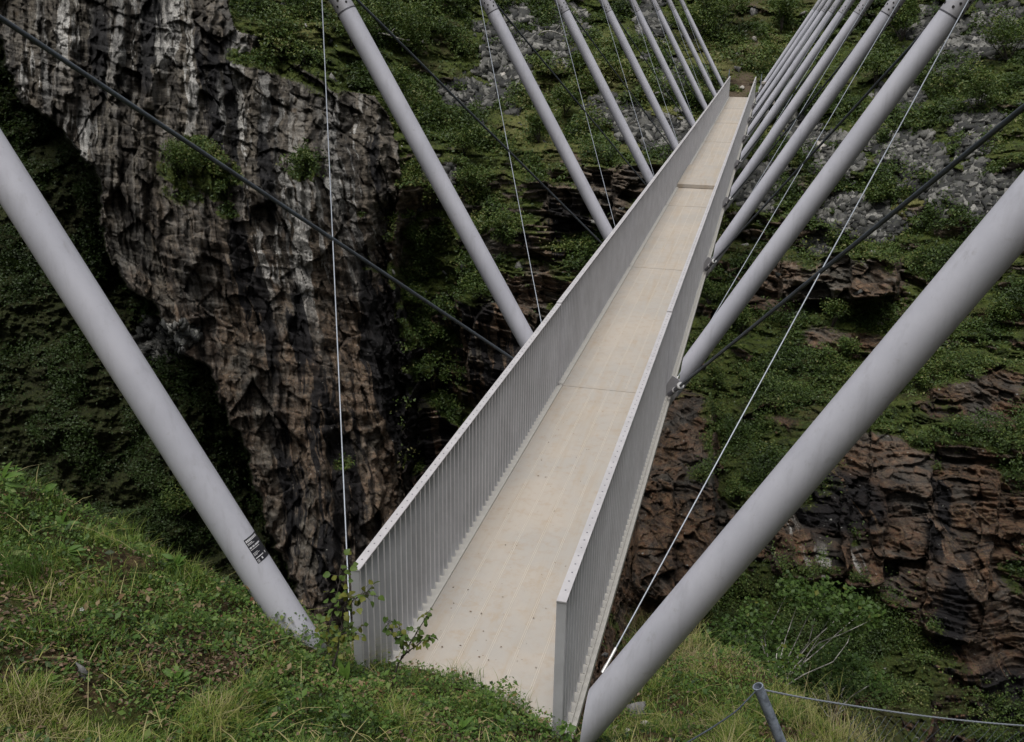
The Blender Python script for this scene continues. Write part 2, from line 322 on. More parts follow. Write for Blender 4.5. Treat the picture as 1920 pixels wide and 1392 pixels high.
SCREE = [(950, 110, 70, 110, 20), (880, 185, 60, 28, 10), (1230, 255, 90, 45, 5), (1140, 210, 60, 26, 0), (1830, 360, 130, 60, 12), (1700, 300, 90, 50, 20), (1560, 290, 70, 40, 20), (1770, 90, 90, 70, 60), (1830, 250, 50, 60, 0), (1420, 350, 60, 60, 0), (1620, 410, 90, 40, 10), (1060, 60, 40, 70, 0), (1690, 180, 40, 50, 60), (1220, 40, 30, 70, 0), (1530, 460, 30, 20, 0), (1500, 250, 40, 40, 0), (1860, 60, 60, 60, 0), (1260, 150, 30, 40, 0), (820, 330, 30, 16, 0), (300, 640, 60, 40, 0)]
DIRT = [(1385, 150, 36, 26, 0), (1395, 100, 34, 30, 0), (1412, 60, 22, 40, 0), (1425, 15, 26, 40, 0), (1385, 182, 36, 14, 0), (1070, 300, 20, 14, 0), (850, 330, 34, 24, 20)]
def ell(px, py, L):
    r = np.zeros(px.shape)
    for q in L:
        cx, cy, rx, ry, an = q[:5]; s = q[5] if len(q) > 5 else 1.0
        a = math.radians(an); dx = px-cx; dy = py-cy
        u = (dx*math.cos(a)+dy*math.sin(a))/rx; v = (-dx*math.sin(a)+dy*math.cos(a))/ry
        g = np.exp(-.9*(u*u+v*v)**1.5); r = r+s*g if len(q) > 5 else np.maximum(r, g)
    return r
st = 3.0 if QUICK else 1.7
gx = np.concatenate([np.arange(-500, -12, 8.0), np.arange(-12, 1932, st), np.arange(1936, 2420, 8.0)])
gy = np.concatenate([np.arange(-350, -12, 8.0), np.arange(-12, 1404, st), np.arange(1408, 1800, 10.0)])
NX, NY = len(gx), len(gy)
PX, PY = np.meshgrid(gx, gy); PX = PX.astype(f32); PY = PY.astype(f32)
wa = pn(PX/90, PY/90, 1.5)*12 + pn(PX/22, PY/22, 4.5)*7 + pn(PX/7, PY/7, 9.5)*3
lx = np.interp(PY, LE[:, 0], LE[:, 1]) + wa*.9 + pn(PX/14, PY/9, 2.5)*5 + pn(PX/40, PY/30, 6.5)*10
rx_ = np.interp(PY, RE[:, 0], RE[:, 1]) + wa
inL = ss(-4, 5, PX-lx); inR = ss(9, -9, PX-rx_)
BUT = inL*inR
D = lattice(PX, PY, KX, KY, TD)
DL = np.interp(PY, [-350, 0, 150, 300, 450, 700, 900, 1100, 1392, 1800], [80, 62, 57, 54, 51.5, 47.5, 44, 41, 38, 35])
D = np.where(inL < 1, DL*(1-inL)+D*inL, D)
D = D + 4.2*np.exp(-np.clip(lx-PX, 0, 999)/70)*(1-inL)*ss(350, 560, PY)
gul = ss(0, 30, PX-rx_)*ss(170, 70, PX-rx_)*ss(330, 480, PY)*ss(1150, 950, PY)
D = D + gul*3.2
D = D - 1.5*ss(60, 0, np.abs(PX-lx))*inL*0 + 2.0*ss(40, 0, rx_-PX)*inR*inL*ss(300, 420, PY)
BULGE = [(1572, 517, 112, 44, -3, 2.2, 8), (1640, 515, 46, 46, 4, .8, 8), (1262, 930, 80, 190, 0, 2.0, 6), (1215, 1010, 50, 120, 0, .8, 6), (1120, 365, 90, 52, 6, 1.6, 6), (1210, 360, 60, 60, 0, 1.6, 6), (1850, 770, 100, 90, 0, .8, 6), (1690, 900, 60, 150, 0, .7, 6), (1520, 990, 70, 95, 0, .9, 6), (1620, 1010, 40, 90, 0, .6, 6), (1800, 1050, 60, 150, 8, .7, 6), (940, 650, 60, 80, 10, 1.8, 5), (1660, 1345, 90, 60, 0, 1.2, 6)]
for (cx, cy, brx, bry, an, am, pw_) in BULGE:
    a_ = math.radians(an); dx_ = PX-cx+wa*.5; dy_ = PY-cy+wa*.5; q_ = (np.abs((dx_*math.cos(a_)+dy_*math.sin(a_))/brx)**pw_+np.abs((-dx_*math.sin(a_)+dy_*math.cos(a_))/bry)**pw_)**(1/pw_)
    D = D - am*ss(1.06, .96, q_)*(1-.3*(PY-cy)/bry*0)
RY = ray(PX, PY); hf = RY @ FH
P0 = (CAM + RY*(D/hf)[..., None]).astype(f32); DV = (-RY/np.linalg.norm(RY, axis=-1, keepdims=True)).astype(f32); del RY
X, Y, Z = P0[..., 0], P0[..., 1], P0[..., 2]
wx = fbm(X/7, Y/7, Z/7, 3); wz = fbm(X/7+31, Y/7, Z/7, 3)
veg0 = ell(PX, PY, PATCH)
scree = ell(PX, PY, SCREE); dirt = ell(PX, PY, DIRT)
right = (1-inR)
base = np.where(inL < .5, .75, np.where(inR > .5, -.45, np.interp(PY, [0, 300, 420, 700, 900, 1392], [.92, .8, .5, .14, .0, -.05])))
scree = np.clip(scree*1.0 - .05 + .60*fbm(PX/38., PY/24., PX*0+2.2, 3)*ss(.05, .3, scree), 0, 1)
vegr = base + veg0 - ss(.35, .7, scree)*.9
rockish = ss(.62, .2, vegr)
# bedding steps
def saw(q): 
    fr = q-np.floor(q); return np.where(fr < .82, fr/.82, (1-fr)/.18)
zl = Z + (.55-.4*ss(520, 760, PY)*ss(960, 1080, PX))*wz + .18*X*0 + .25*pn(X/1.7, Y/1.7, Z/1.7)
dip = Z + .30*(X*np.cos(ya_)+Y*np.sin(ya_)) + .8*wz
bed1 = saw(np.where(inR*inL > .5, dip, zl)/1.9 + .3*wx); bed2 = saw(np.where(inR*inL > .5, dip, zl)/.62 + .35*wx)
wy = fbm(X/2.2, Y/2.2, Z/2.2, 3)
butt = inR*inL > .5
big = fbm(X/9, Y/9, Z/9, 4); SH = X + .22*Z
def relief(idx, sc):
    x = (np.where(butt, SH, X)[idx]/sc).astype(f32); y = (Y[idx]/sc).astype(f32); z = (Z[idx]/sc).astype(f32); a = wx[idx]; b = wz[idx]; c = wy[idx]; bt = butt[idx]
    k = np.where(bt, 1.0, 0.0)
    c1 = worley(x/2.4+.25*a+.05*c, y/2.4, z/(1.1+3.2*k)+.25*b); c2 = worley(x/(.95-.2*k)+.1*a+.06*c, y/.95, z/(.30+1.3*k)+.3*b); c3 = worley(x/(.42-.16*k)+.1*c, y/.42, z/(.13+.5*k)+.1*c)
    zz = np.where(bt, dip[idx]/sc, zl[idx]/sc); b1 = saw(zz/1.9+.3*a); b2 = saw(zz/.62+.35*a); b3 = saw(zz/.23+.3*c)
    f = fbm(x/2.4+.3*a, y/9, z/14, 4, .55); f2 = np.abs(fbm(x/.8, y/4, z/6, 3)); fi = fbm(x/.4, y/.4, z/(.25+.7*k), 3)
    lat = (X[idx]*np.cos(ya_)+Y[idx]*np.sin(ya_)+.20*Z[idx])/sc; wv = pn(x/4, y/4, z/9); wq = pn(x/1.2, y/1.2, z/2.6)
    v1 = saw(lat/2.3+.6*wv+.10*wq); v2 = saw(lat/.83+.7*wv+.28*wq+3); v3 = saw(lat/.34+.8*wv+.45*wq+7)
    k1 = ss(.06, 0, c1[1]-c1[0]); k2 = ss(.07, 0, c2[1]-c2[0]); cl1 = c1[2]-.5; cl2 = c2[2]-.5; cl3 = c3[2]-.5
    fac = .8*cl1+.55*c1[3]; fac2 = .34*cl2+.35*c2[3]; fac3 = .12*cl3+.2*c3[3]
    rb = .9*f - .2*f2 + .95*v1*(.6+cl1) + .42*v2*(.7+cl2) + .20*v3 + .22*b1 + .16*b2 + .95*cl1 + .42*cl2 + .2*cl3 + .3*c1[3] + .2*c2[3] + .5*fac3 - .07*k1 - .04*k2 + .11*fi
    rs = .85*b1 + .62*b2 + .26*b3 + .9*v1*cl1 + .5*v2*(.3+cl2) + .9*cl1 + .40*cl2 + .16*cl3 + .35*c1[3] + .15*c2[3] - .12*k1 - .04*k2 + .08*fi + .2*f
    sc_ = 1-.8*ss(.2, .6, scree[idx]); vb = (.35*fbm(x/1.3, y/1.3, z/1.3, 3) + .12*fi)*(.3+.7*sc_) + (.55*b1 + .15*b2 + .5*fac + .4*fac2 + .4*fac3)*sc_
    rk = np.maximum(rockish[idx], .7*(sc < .9))*(1-ss(.12, .45, scree[idx]))
    return np.where(bt, rb, rs*rk+vb*(1-rk))*sc, .5*c1[2]+.5*c2[2]
RM = ss(520, 760, PY)*ss(960, 1080, PX)
full = (np.arange(NY)[:, None]+np.zeros(NX, int)[None]).ravel() >= 0
disp = np.zeros(X.shape, f32); blk = np.zeros(X.shape, f32)
ia = np.nonzero(RM < 1); ra, ba_ = relief(ia, 1.0); disp[ia] += ra*(1-RM[ia]); blk[ia] += ba_*(1-RM[ia])
ia = np.nonzero(RM > 0); ra, ba_ = relief(ia, .5); disp[ia] += ra*RM[ia]; blk[ia] += ba_*RM[ia]
fine = fbm(X/.5, Y/.5, Z/.3, 3)
disp += np.where(butt, .8*big, np.where(RM > 0, (1.4-1.0*RM)*big, 1.4*big))
ms = 2.2*big + .35*saw(Z/2.1+1.3*wz+.9*wx) + .9*fbm(X/1.8, Y/1.8, Z/1.1, 5, .62) + .10*fine
disp = np.where(inL < .5, ms, disp)
disp = disp - .8*gul*ss(.3, .6, pn(X/2, Y/2, Z/2)+.5)
disp = disp*(1-4*inL*(1-inL))*(1-2.4*inR*(1-inR)*(gul > .02))
near_end = np.exp(-(((PX-1385)/60)**2 + ((PY-175)/30)**2)); disp = disp*(1-near_end)
P = P0 + disp[..., None].astype(f32)*DV; del DV
P[..., 0] += (.10*pn(X/.6, Y/.6, Z/.6+50)*(1-4*inL*(1-inL))*(1-4*inR*(1-inR))).astype(f32)
del P0, ms, ra, ba_
def grid_normals(P):
    du = np.zeros_like(P); dw = np.zeros_like(P)
    du[:, 1:-1] = P[:, 2:]-P[:, :-2]; du[:, 0] = P[:, 1]-P[:, 0]; du[:, -1] = P[:, -1]-P[:, -2]
    dw[1:-1] = P[2:]-P[:-2]; dw[0] = P[1]-P[0]; dw[-1] = P[-1]-P[-2]
    n = np.cross(dw, du); n /= np.linalg.norm(n, axis=-1, keepdims=True)+1e-9; return n
def box5(a, k=5):
    c = np.cumsum(np.pad(a, ((k+1, k), (0, 0)), 'edge'), 0); a = (c[2*k+1:]-c[:-2*k-1])/(2*k+1)
    c = np.cumsum(np.pad(a, ((0, 0), (k+1, k)), 'edge'), 1); return (c[:, 2*k+1:]-c[:, :-2*k-1])/(2*k+1)
Ps = np.stack([box5(P[..., i].astype(float), 4) for i in range(3)], -1); NW = grid_normals(Ps).astype(f32); del Ps
if NW[NY//2, NX//2] @ FW > 0: NW = -NW
upf = ss(.05, .62, NW[..., 2])
veg = vegr + (.85+.7*RM)*(upf-.42) + .30*pn(X/1.1, Y/1.1, Z/1.1) + .26*pn(X/4, Y/4, Z/4) + .35*RM*pn(X/.9, Y/.9, Z/.5)
veg = np.where(inL < .5, vegr+.3*pn(X/2, Y/2, Z/2)+.15, veg)
veg = np.where(BUT > .5, veg-.1, veg)
screec = ss(.35, .6, scree + .5*pn(X/1.9, Y/1.9, Z/1.9)+.25*pn(X/.7, Y/.7, Z/.7))*ss(.8, .5, veg)
dirtc = ss(.35, .6, dirt + .45*pn(X/.8, Y/.8, Z/.8)+.2*pn(X/.3, Y/.3, Z/.3))*.9; veg = veg - dirtc
rust = np.where(inL < .5, .1, np.where(inR > .5, ss(250, 700, PY)*.34+.06, .30+ss(350, 600, PY)*.30))
PALE = [(430, 160, 30, 110, 10), (470, 300, 22, 110, -12), (350, 150, 26, 120, 8), (250, 60, 60, 80, 0), (120, 60, 60, 60, 0), (60, 140, 40, 60, 0), (155, 250, 30, 50, 0), (665, 300, 48, 110, 0), (640, 230, 40, 50, 0), (690, 440, 34, 60, 10), (545, 390, 60, 110, -10), (600, 500, 60, 80, 0), (620, 360, 30, 60, 0), (320, 60, 30, 80, 5), (500, 480, 30, 70, 0), (500, 200, 40, 60, 0), (1068, 150, 20, 20, 0), (1600, 500, 24, 40, 0), (1560, 1060, 60, 34, 0), (1460, 980, 30, 40, 0)]
BLACK = [(448, 250, 12, 140, -8), (400, 200, 10, 120, -4), (470, 560, 22, 130, -14), (500, 330, 10, 70, -10), (700, 360, 10, 90, 0), (720, 640, 40, 200, 0), (600, 900, 70, 160, 0), (190, 100, 14, 70, 0), (280, 70, 14, 80, 0), (560, 620, 30, 60, 0), (800, 700, 60, 260, 0), (520, 30, 60, 40, 0), (1560, 940, 90, 50, 10), (1880, 1330, 90, 70, 0), (1780, 1180, 24, 120, 10), (1040, 430, 60, 50, 0), (860, 560, 60, 90, 0), (1530, 500, 20, 50, 0), (950, 700, 80, 90, 0), (1760, 960, 20, 80, 0), (1480, 860, 60, 30, 0), (370, 160, 8, 90, -5)]  # water stains, plus painted shade for the cave, right-hand recesses and gully
pl_ = ell(PX+wa*.8, PY, PALE); bl_ = ell(PX+wa*.8, PY, BLACK)
pale = np.where((inL > .5) & (inR > .5), .14-.10*ss(500, 900, PY), .05) + .85*pl_
black = np.where((inL > .5) & (inR > .5), .35, .25) + .75*bl_
lat0 = X*np.cos(ya_)+Y*np.sin(ya_)+.20*Z; lw = .35*pn(X/3.5, Y/3.5, Z/5)+.10*pn(X/.9, Y/.9, Z/1.3)
stw = .5+.36*fbm(lat0*1.9+1.6*lw, Z*.13, X*0+4.4, 6, .72)+.08*pn(X/.4, Y/.4, Z/.8); stb = .5+.36*fbm(lat0*1.25+1.2*lw, Z*.10, X*0+8.8, 6, .70)+.06*pn(X/.4, Y/.4, Z/.8)
def ch(a): return np.clip(a, 0, 1).ravel().astype(f32)
m1 = np.stack([ch(veg), ch(rust), ch(screec), ch(dirtc)], 1)
m2 = np.stack([ch(pale), ch(black), ch(.25+.5*blk), ch(stb)], 1)
YEL = [(1270, 190, 70, 50, 0), (1200, 250, 70, 40, 0), (1320, 130, 50, 40, 0), (1480, 250, 50, 60, 0), (1780, 350, 50, 24, 0), (1290, 760, 34, 34, 0), (1265, 830, 30, 18, 0), (1010, 240, 60, 50, 0), (1110, 280, 40, 30, 0), (1450, 110, 40, 40, 0), (560, 40, 60, 40, 0), (1700, 380, 60, 20, 0), (1440, 930, 50, 30, 0), (1130, 110, 50, 50, 0)]
yel = ell(PX, PY, YEL)*.9+.25*pn(X/1.5, Y/1.5, Z/1.5)
m3 = np.stack([ch(np.where(inL < .5, 1., .0)+ss(700, 1000, PY)*.35), ch(yel), ch(RM), ch(stw)], 1)  # first channel paints left-slope shade into the moss, and darkens moss lower down
idx = np.arange(NX*NY, dtype=np.int32).reshape(NY, NX)
F = np.stack([idx[:-1, :-1], idx[1:, :-1], idx[1:, 1:], idx[:-1, 1:]], -1)
fb = (BUT[:-1, :-1] > .5)
Vall = P.reshape(-1, 3)
def submesh(name, Fs):
    u, inv = np.unique(Fs.ravel(), return_inverse=True)
    return mesh_np(name, Vall[u], inv.reshape(-1, 4), M['rock'], {'m1': m1[u], 'm2': m2[u], 'm3': m3[u]}, smooth=False)
tag(submesh('rock_cliff', F[fb]), 'tall grey rock cliff with white mineral streaks and black water stains left of the bridge', 'cliff', kind='structure')
tag(submesh('far_hillside', F[~fb]), 'steep far gorge side with broken ledges, moss, scree and reddish layered rock', 'hillside', kind='structure')
print('wall', NX, NY, round(time.time()-T0, 1))
def wall_at(px, py):
    i = int(np.clip(np.searchsorted(gx, px), 0, NX-1)); j = int(np.clip(np.searchsorted(gy, py), 0, NY-1)); return P[j, i].astype(float), NW[j, i].astype(float)

# ---------------------------------------------------------------- leaf scatter
def rnd_dirs(n, rng=RNG):
    v = rng.normal(size=(n, 3)); return v/np.linalg.norm(v, axis=1)[:, None]
def leaves_geo(Q, size, nrm=None, tilt=.8, rng=RNG, lc=None, aspect=.55, axis=None):
    """folded diamond leaves: 4 verts, 2 triangles each"""
    n = len(Q); nn = rnd_dirs(n, rng)*tilt
    nn = nn + (np.array([0, 0, 1.]) if nrm is None else nrm); nn /= np.linalg.norm(nn, axis=1)[:, None]
    a = rnd_dirs(n, rng) if axis is None else axis + .5*rnd_dirs(n, rng)
    a = a - (a*nn).sum(1)[:, None]*nn; a /= np.linalg.norm(a, axis=1)[:, None]+1e-9; b = np.cross(nn, a)
    s = (size*np.ones(n))[:, None]; fold = .18
    V = np.stack([Q, Q+a*s*.5+b*s*aspect*.5+nn*s*fold*.5, Q+a*s, Q+a*s*.5-b*s*aspect*.5+nn*s*fold*.5], 1)
    k = np.arange(n)[:, None]*4; F = np.concatenate([k+np.array([0, 1, 2]), k+np.array([0, 2, 3])])
    lc = rng.random(n) if lc is None else lc
    return V.reshape(-1, 3), F, np.repeat(lc, 4)

# low growth over the far side
in_f = (PX > -40) & (PX < 1960) & (PY > -40) & (PY < 1420)
bush = pn(X/2.1, Y/2.1, Z/2.1)*.5+.5
w = np.clip((veg-.42)*2.2, 0, 1)*in_f
w = w*np.where(inL < .5, .45, np.where(BUT > .5, .9, 1.0))*(.10+1.7*ss(.38, .60, bush))
w = w.ravel(); w = w/w.sum()
NL = 120000 if QUICK else 420000
sel = RNG.choice(w.size, NL, p=w)
Q = Vall[sel] + NW.reshape(-1, 3)[sel]*(RNG.random(NL)**1.5*(.06+.85*ss(.5, .75, bush).ravel()[sel]))[:, None]
Q = Q + RNG.normal(size=(NL, 3))*.05 + np.array([0, 0, .05])
dcl = D.ravel()[sel]
lcn = np.clip(.42+.20*RNG.normal(size=NL)+.38*pn(Q[:, 0]/1.2, Q[:, 1]/1.2, Q[:, 2]/1.2)+.40*pn(Q[:, 0]/5, Q[:, 1]/6, Q[:, 2]/6), 0, .97)
lcn = np.where(inL.ravel()[sel] < .5, lcn*.30, lcn)  # leaf colour darkened on the left slope to match its painted shade
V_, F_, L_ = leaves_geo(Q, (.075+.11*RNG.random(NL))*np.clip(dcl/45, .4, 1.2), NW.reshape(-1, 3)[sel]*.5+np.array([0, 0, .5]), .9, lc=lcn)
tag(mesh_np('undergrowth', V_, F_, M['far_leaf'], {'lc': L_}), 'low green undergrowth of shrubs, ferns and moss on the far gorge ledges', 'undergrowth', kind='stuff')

# ---------------------------------------------------------------- stones
def ico():
    bm_ = __import__('bmesh').new(); __import__('bmesh').ops.create_icosphere(bm_, subdivisions=2, radius=1)
    v = np.array([x.co[:] for x in bm_.verts]); f = np.array([[q.index for q in x.verts] for x in bm_.faces]); bm_.free(); return v, f
IV, IF = ico()
bm_ = __import__('bmesh').new(); __import__('bmesh').ops.create_icosphere(bm_, subdivisions=1, radius=1)
JV = np.array([x.co[:] for x in bm_.verts]); JF = np.array([[q.index for q in x.verts] for x in bm_.faces]); bm_.free()
def rand_rot(n, rng=RNG):
    q = rng.normal(size=(n, 4)); q /= np.linalg.norm(q, axis=1)[:, None]; a, b, c, d = q.T
    return np.stack([np.stack([1-2*(c*c+d*d), 2*(b*c-a*d), 2*(b*d+a*c)], -1), np.stack([2*(b*c+a*d), 1-2*(b*b+d*d), 2*(c*d-a*b)], -1), np.stack([2*(b*d-a*c), 2*(c*d+a*b), 1-2*(b*b+c*c)], -1)], 1)
def stones_geo(C, S, rng=RNG, V0=None, F0=None, flat=.5):
    V0 = JV if V0 is None else V0; F0 = JF if F0 is None else F0
    n = len(C); R = rand_rot(n, rng); sc = np.stack([.7+.6*rng.random(n), .6+.5*rng.random(n), flat*(.6+.8*rng.random(n))], -1)
    jit = 1+.28*rng.normal(size=(n, len(V0)))[..., None]*.8
    V = V0[None]*sc[:, None]*jit
    for _ in range(4):   # chop flat facets
        d = rnd_dirs(n, rng); h = (V*d[:, None]).sum(-1); k = .45+.2*rng.random(n); V = V - np.maximum(h-k[:, None], 0)[..., None]*d[:, None]
    V = np.einsum('nij,nvj->nvi', R, V)*S[:, None, None] + C[:, None]
    return V.reshape(-1, 3), (F0[None]+(np.arange(n)*len(V0))[:, None, None]).reshape(-1, 3)
w = (ss(.35, .7, scree)*ss(.95, .55, veg)*in_f + .0012*in_f*(inR < .5)*(inL > .5)*(PY < 560)).ravel(); w /= w.sum()
NS = 42000
sel = RNG.choice(w.size, NS, p=w)
S = (.05+.22*RNG.random(NS)**3.5)*np.clip(D.ravel()[sel]/45, .4, 1.1)
CV = np.array([[x, y, z] for x in (-1, 1) for y in (-1, 1) for z in (-1, 1)], float); CF = np.array([(0,1,3),(0,3,2),(4,6,7),(4,7,5),(0,4,5),(0,5,1),(2,3,7),(2,7,6),(0,2,6),(0,6,4),(1,5,7),(1,7,3)])
SV = CV[None]*np.stack([.7+.9*RNG.random(NS), .5+.5*RNG.random(NS), .14+.3*RNG.random(NS)], -1)[:, None]*(1+.45*(RNG.random((NS, 8, 3))-.5)*1.6)
nn_ = NW.reshape(-1, 3)[sel].astype(float)+.55*rnd_dirs(NS); nn_ /= np.linalg.norm(nn_, axis=1)[:, None]; aa_ = np.cross(nn_, rnd_dirs(NS)); aa_ /= np.linalg.norm(aa_, axis=1)[:, None]; bb_ = np.cross(nn_, aa_)
V_ = Vall[sel].astype(float)[:, None]+(SV[..., :1]*aa_[:, None]+SV[..., 1:2]*bb_[:, None]+SV[..., 2:]*nn_[:, None])*S[:, None, None]+nn_[:, None]*S[:, None, None]*.25
V_ = V_.reshape(-1, 3); F_ = (CF[None]+(np.arange(NS)*8)[:, None, None]).reshape(-1, 3)
tag(mesh_np('scree', V_, F_, M['screestone'], {'lc': np.repeat(RNG.random(NS), 8)}), 'grey broken scree stones spilled over the far slope', 'scree', kind='stuff')
def boulder(px, py, size, label, mat='stone', flat=.6, seed=1, group=None):
    c, n = wall_at(px, py); rng = np.random.default_rng(seed)
    V, F = stones_geo(np.zeros((1, 3)), np.array([size]), rng, IV, IF, flat)
    o = mesh_np('boulder', V, F, M[mat]); o.location = c+n*size*.25; tag(o, label, 'boulder', group); return o
G = 'loose boulders on the far slope'
boulder(1541, 287, .42, 'pale cream boulder on the scree between the second and third right struts', 'palestone', .7, 3, G)
boulder(1392, 165, .20, 'small pale stone on the brown path just past the far end of the deck', 'palestone', .7, 5, G)
boulder(1413, 75, .22, 'upper pale stone of the pair beside the dirt path above the bridge end', 'palestone', .6, 6, G)
boulder(1396, 62, .16, 'lower-left pale stone of the pair beside the dirt path above the bridge end', 'palestone', .6, 7, G)
boulder(1383, 131, .30, 'flat grey stone lying on the path above the far deck end', 'stone', .35, 8, G)
boulder(1415, 24, .35, 'grey boulder at the top of the dirt path near the top edge', 'stone', .7, 9, G)
boulder(943, 146, .28, 'light rounded stone in the scree right of the third left strut', 'palestone', .8, 10, G)
boulder(1650, 610, .2, 'small pale stone on the mossy ledge under the big square rock block', 'palestone', .8, 11, G)

# ---------------------------------------------------------------- far shrubs
SHR = [(655, 75, 1.5, 'bright green shrub above the cliff edge beside the top of the second left strut'),
       (770, 70, 1.9, 'tall leafy shrub on the upper slope between second and third left struts'),
       (730, 170, 1.3, 'shrub beside the long black cable above the cliff corner'),
       (870, 270, 1.2, 'rounded shrub on the slope left of the third left strut'),
       (880, 350, 1.3, 'dark green shrub on the ledge left of the third left strut, halfway down'),
       (800, 470, 1.4, 'hanging green shrub at the cliff gully right of the streaked rock'),
       (905, 545, 1.3, 'shrub in the gully just left of the foot of the second left strut'),
       (965, 430, 1.3, 'green shrub between the lower ends of second and third left struts'),
       (1090, 130, 1.0, 'shrub on the scree between third and fourth left struts'),
       (1010, 250, 1.2, 'shrub on the grassy slope right of the third left strut'),
       (1060, 200, 1.1, 'shrub touching the fourth left strut at mid height'),
       (1345, 40, 1.7, 'dark bush above the bridge end, left of the dirt path'),
       (1465, 45, 1.2, 'green bush right of the dirt path, behind the far right struts'),
       (1290, 60, 1.2, 'bush behind the tops of the far left struts'),
       (1300, 195, .7, 'small bush on the grass left of the far deck end'),
       (1690, 60, 1.4, 'bush on the upper right slope between the first tall right struts'),
       (1640, 150, 1.2, 'shrub seen between second and third right struts on the slope'),
       (1890, 100, 1.4, 'leafy shrub at the right edge of the upper slope'),
       (1830, 200, 1.3, 'shrub beside the scree at upper right'),
       (1560, 600, 1.0, 'shrub on the ledge below the square rock block'),
       (1390, 610, 1.0, 'shrub right of the foot of the second right strut'),
       (1880, 600, 1.0, 'shrub on the ledge under the lowest right strut'),
       (1590, 660, .9, 'bright shrub below the red broken rock in the middle of the right cliff'),
       (1440, 860, .8, 'bush on the cliff right of the reddish rock outcrop'),
       (1370, 930, .8, 'lush bush hugging the reddish outcrop beside the thin cable'),
       (360, 310, 1.5, 'green tuft of bushes growing on the grey cliff, left of the crossing cable'),
       (420, 355, 1.1, 'lighter bush on the grey cliff just under the crossing black cable'),
       (575, 315, .9, 'small bush on the grey cliff beside the thin vertical cable'),
       (815, 630, 1.0, 'moss bush on a ledge in the dark gully'),
       (330, 960, 1.3, 'dark shrub in the shaded hollow left of the lowest left strut'),
       (1640, 380, 1.0, 'shrub on the rim above the square rock block'),
       (775, 430, 1.1, 'dark shrub hanging from the top of the gully beside the streaked cliff corner'),
       (770, 560, .9, 'shrub clinging to the left wall of the dark gully'),
       (850, 700, .9, 'mossy shrub low in the dark gully above the railing'),
       (1340, 720, .9, 'yellow-green bush just right of the railing below the second right strut foot'),
       (1330, 560, .9, 'bush beside the foot of the third right strut'),
       (1760, 640, .9, 'bush behind the lower half of the lowest right strut'),
       (1720, 720, .7, 'bush on the mossy ledge above the layered red rock'),
       (1500, 200, .9, 'bush seen between the bundled right struts')]
def blob_points(n, r, rng, clumps=9):
    cs = rnd_dirs(clumps, rng)*(rng.random((clumps, 1))**.5)*r*.75; cs[:, 2] = np.abs(cs[:, 2])*1.0
    cr = r*(.22+.3*rng.random(clumps)); k = rng.integers(0, clumps, n)
    return cs[k] + rnd_dirs(n, rng)*(rng.random((n, 1))**.45)*cr[k][:, None], cs
def shrub(px, py, r, label, n=None, name='shrub', leaf=.11, mat='far_leaf', loc=None, group='shrubs rooted on the far gorge side', bias=0.):
    rng = np.random.default_rng(int(px*7+py))
    if loc is None:
        c, nn = wall_at(px, py+r*12); dist = np.linalg.norm(c-CAM)
    else: c = np.array(loc); nn = np.array([0, -.3, 1]); dist = np.linalg.norm(c-CAM)
    k = np.clip(dist/50, .3, 1.3); r = r*k
    root = empty(name, c); n = n or int(900*(r/k)**1.4)+300
    pts, cs = blob_points(n, r, rng)
    pts += nn*r*.35+np.array([0, 0, r*.35])
    lc = np.clip(.5+.18*rng.normal(size=n)+.25*(pts[:, 2]/r-.5)*.5+.2*pn(pts[:, 0]*2/r+px, pts[:, 1]*2/r, pts[:, 2]*2/r)+bias, 0, .95)
    V, F, L = leaves_geo(pts, leaf*k*(.7+.8*rng.random(n)), None, 1.0, rng, lc)
    mesh_np('crown', V, F, M[mat], {'lc': L}, parent=root)
    b = MB(); 
    for q in cs[:6]:
        e = q+nn*r*.3+np.array([0, 0, r*.3]); m = e*.5+rnd_dirs(1, rng)[0]*r*.08
        b.path([(0, 0, -.1), m*.5, m, e], np.array([.035, .028, .02, .008])*k, 5)
    b.build('stem', M['bark'], root)
    tag(root, label, 'shrub', group); return root
for q in SHR: shrub(*q)
# bleached dead branches
for (px, py, L, an, lab) in [(722, 79, 2.2, .05, 'bleached fallen branch lying on the slope right of the top of the second left strut'), (1040, 78, 1.6, .0, 'pale dead log on the scree beside the fourth left strut'), (1243, 195, 1.0, .2, 'short white dead branch on the slope behind the middle left struts')]:
    c, nn = wall_at(px, py); b = MB(); d = R0*math.cos(an)-np.array([0, 0, math.sin(an)])
    P_ = [c+nn*.35+np.array([0,0,.15])+d*(t-.5)*L+np.array([0, 0, .12*math.sin(t*5)]) for t in np.linspace(0, 1, 7)]
    b.path(P_, [.06, .055, .05, .045, .04, .03, .015], 6); b.path([P_[3], P_[3]+d*.3+np.array([0, 0, .35])], [.03, .012], 5)
    tag(b.build('dead_branch', M['pale_bark']), lab, 'branch')
print('far veg', round(time.time()-T0, 1))

